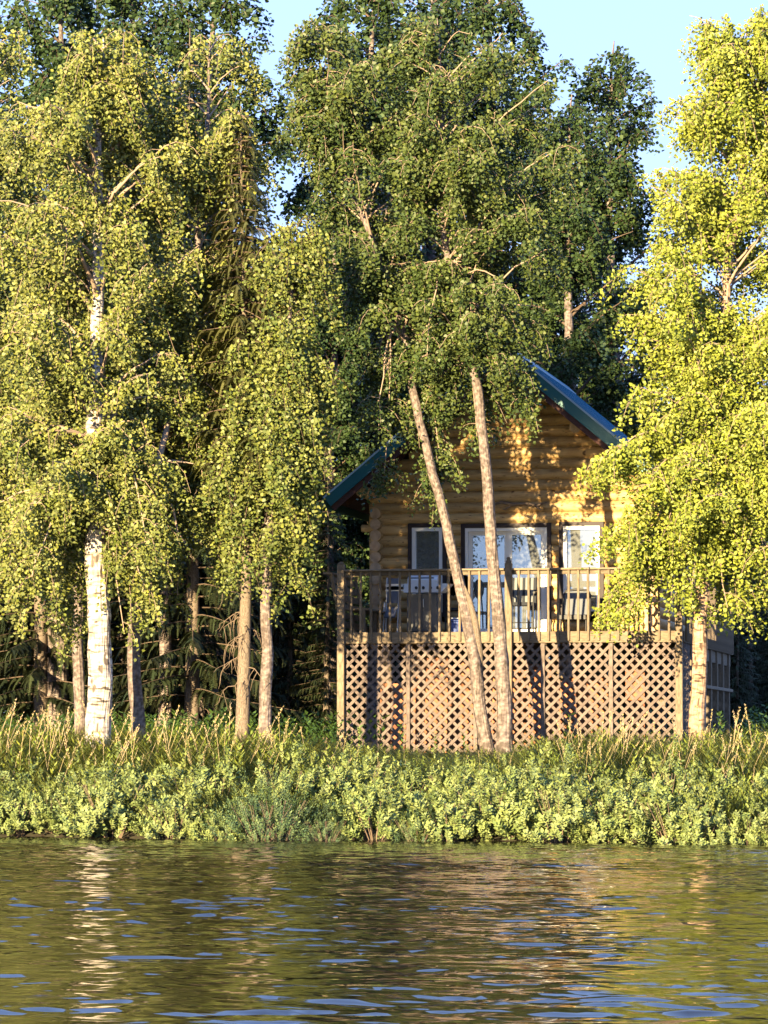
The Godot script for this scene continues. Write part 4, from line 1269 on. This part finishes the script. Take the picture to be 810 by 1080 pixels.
	for q in [[392.0, 82.0, 1.26, "dark poplar seen between the leaning birch's upper leaves, behind the roof peak"], [520.0, 84.0, 1.26, "dark poplar straight behind the roof ridge"], [352.0, 80.0, 0.86, "shorter dark poplar behind the left eave"], [645.0, 86.0, 1.16, "dark poplar at the edge of the sky behind the right birch"], [222.0, 80.0, 1.22, "dark poplar showing above the thin spruce on the left"], [62.0, 78.0, 1.2, "dark poplar behind the white trunked birch"], [-40.0, 80.0, 1.2, "dark poplar at the left picture edge"], [135.0, 84.0, 1.3, "dark poplar between the two left birches, far back"], [455.0, 90.0, 1.34, "tall dark poplar farthest behind the roof peak"]]:
		var w := pt(q[0], 760, q[1])
		w.y = ground_y(w.x, w.z) - 0.1
		copy_of(p1, q[3], w, 70.0 + 95.0 * j, q[2], bg)
		j += 1
	# spruces
	var f := pt(256, 770, 62.7)
	f.y = ground_y(f.x, f.z) - 0.08
	var s0 := spruce("thin spruce with bare lower trunk and dead twigs beside the pale birch", f, 11.2, 0.85, 31, 5.2, 34, "", Color(0.07, 0.075, 0.025))
	var g1 := "dark spruces of the forest behind"
	var p := pt(200, 760, 76); p.y = ground_y(p.x, p.z) - 0.08
	var s1 := spruce("dark dense spruce in the forest behind the crooked grey birch", p, 14.6, 2.1, 32, 1.0, 8, g1)
	p = pt(40, 760, 78); p.y = ground_y(p.x, p.z) - 0.08
	var s2 := spruce("dark spruce in the forest left of the white trunked birch", p, 14.0, 1.9, 33, 0.8, 8, g1)
	var lab := "dark spruce in the packed forest background"
	for q in [[-60, 80, 1.05], [-10, 86, 1.1], [90, 84, 1.05], [135, 79, 0.95], [165, 88, 1.1], [235, 82, 0.95], [262, 90, 1.0], [325, 88, 0.78], [360, 84, 0.85], [395, 91, 1.1], [445, 93, 1.15], [540, 92, 1.12], [575, 88, 1.05], [635, 92, 0.98], [680, 88, 0.72], [712, 84, 0.55], [745, 90, 0.6], [790, 86, 0.5], [830, 88, 0.55], [-110, 84, 1.0], [880, 90, 0.6], [15, 96, 1.1], [115, 98, 1.15], [215, 100, 1.1], [310, 100, 0.85], [730, 98, 0.6], [770, 100, 0.6], [345, 77, 0.42], [305, 80, 0.4], [698, 93, 0.6], [725, 95, 0.52], [762, 93, 0.5], [805, 94, 0.55], [845, 96, 0.55], [778, 82, 0.3], [820, 80, 0.28], [750, 104, 0.6], [800, 106, 0.6]]:
		var w := pt(q[0], 760, q[1])
		w.y = ground_y(w.x, w.z) - 0.08
		copy_of(s1 if rng.randf() < 0.5 else s2, lab, w, rng.randf() * 360.0, q[2], g1)

	# young spruces that close the forest at eye level
	var g2 := "young spruces of the understory"
	var yl := "young spruce low in the shade between the forest trunks"
	for q in 34:
		var d := rng.randf_range(82.0, 100.0)
		var w := pt(-60.0 + 29.0 * q + rng.randf_range(-10, 10), 760, d)
		w.y = ground_y(w.x, w.z) - 0.3
		var lp := to_cabin(w)
		if lp.x > -3.6 and lp.x < 3.6 and lp.z > -11.5: continue
		copy_of(s1 if q % 2 else s2, yl, w, rng.randf() * 360.0, rng.randf_range(0.2, 0.32), g2)
	for q in 14:
		var w := pt(-80.0 + 72.0 * q + rng.randf_range(-20, 20), 760, rng.randf_range(108.0, 122.0))
		w.y = ground_y(w.x, w.z) - 0.3
		var u := -80.0 + 72.0 * q
		copy_of(s2 if q % 2 else s1, lab, w, rng.randf() * 360.0, 0.72 if u > 660 else 1.15, g1)

# ---------------------------------------------------------------- scene
func _ready() -> void:
	rng.seed = 2024
	shore_noise = noise(0.05, 2, 2)
	var cam := Camera3D.new()
	cam.name = "camera"
	cam.position = EYE
	cam.rotation = Vector3(tilt, 0, 0)
	cam.fov = rad_to_deg(2.0 * atan(540.0 / FOCAL))
	cam.near = 0.5
	cam.far = 1500.0
	add_child(cam)
	cam.current = true
	var env := Environment.new()
	env.background_mode = Environment.BG_SKY
	var sky := Sky.new()
	var sm := ProceduralSkyMaterial.new()
	sm.sky_top_color = Color(0.3, 0.4, 0.58)
	sm.sky_horizon_color = Color(0.45, 0.51, 0.6)
	sm.sky_curve = 0.15
	sm.ground_bottom_color = Color(0.12, 0.1, 0.07)
	sm.ground_horizon_color = Color(0.4, 0.42, 0.45)
	sm.sun_angle_max = 1.0
	sky.sky_material = sm
	env.sky = sky
	env.background_energy_multiplier = 1.2
	env.tonemap_mode = Environment.TONE_MAPPER_LINEAR
	env.tonemap_exposure = 5.0
	env.sdfgi_enabled = true
	env.ssao_enabled = true
	env.ssil_enabled = true
	var we := WorldEnvironment.new()
	we.name = "environment"
	we.environment = env
	add_child(we)
	var sun := DirectionalLight3D.new()
	sun.name = "sun"
	var elev := deg_to_rad(9.5); var az := deg_to_rad(25.0)
	var from := Vector3(-sin(az) * cos(elev), sin(elev), cos(az) * cos(elev))
	add_child(sun)
	sun.look_at_from_position(from * 50.0, Vector3.ZERO)
	sun.light_color = Color(1.0, 0.89, 0.68)
	sun.light_energy = 1.6
	sun.light_angular_distance = 0.5
	sun.shadow_enabled = true
	make_materials()
	build_ground()
	build_river()
	build_cabin()
	build_deck()
	build_furniture()
	build_trees()
	build_plants()
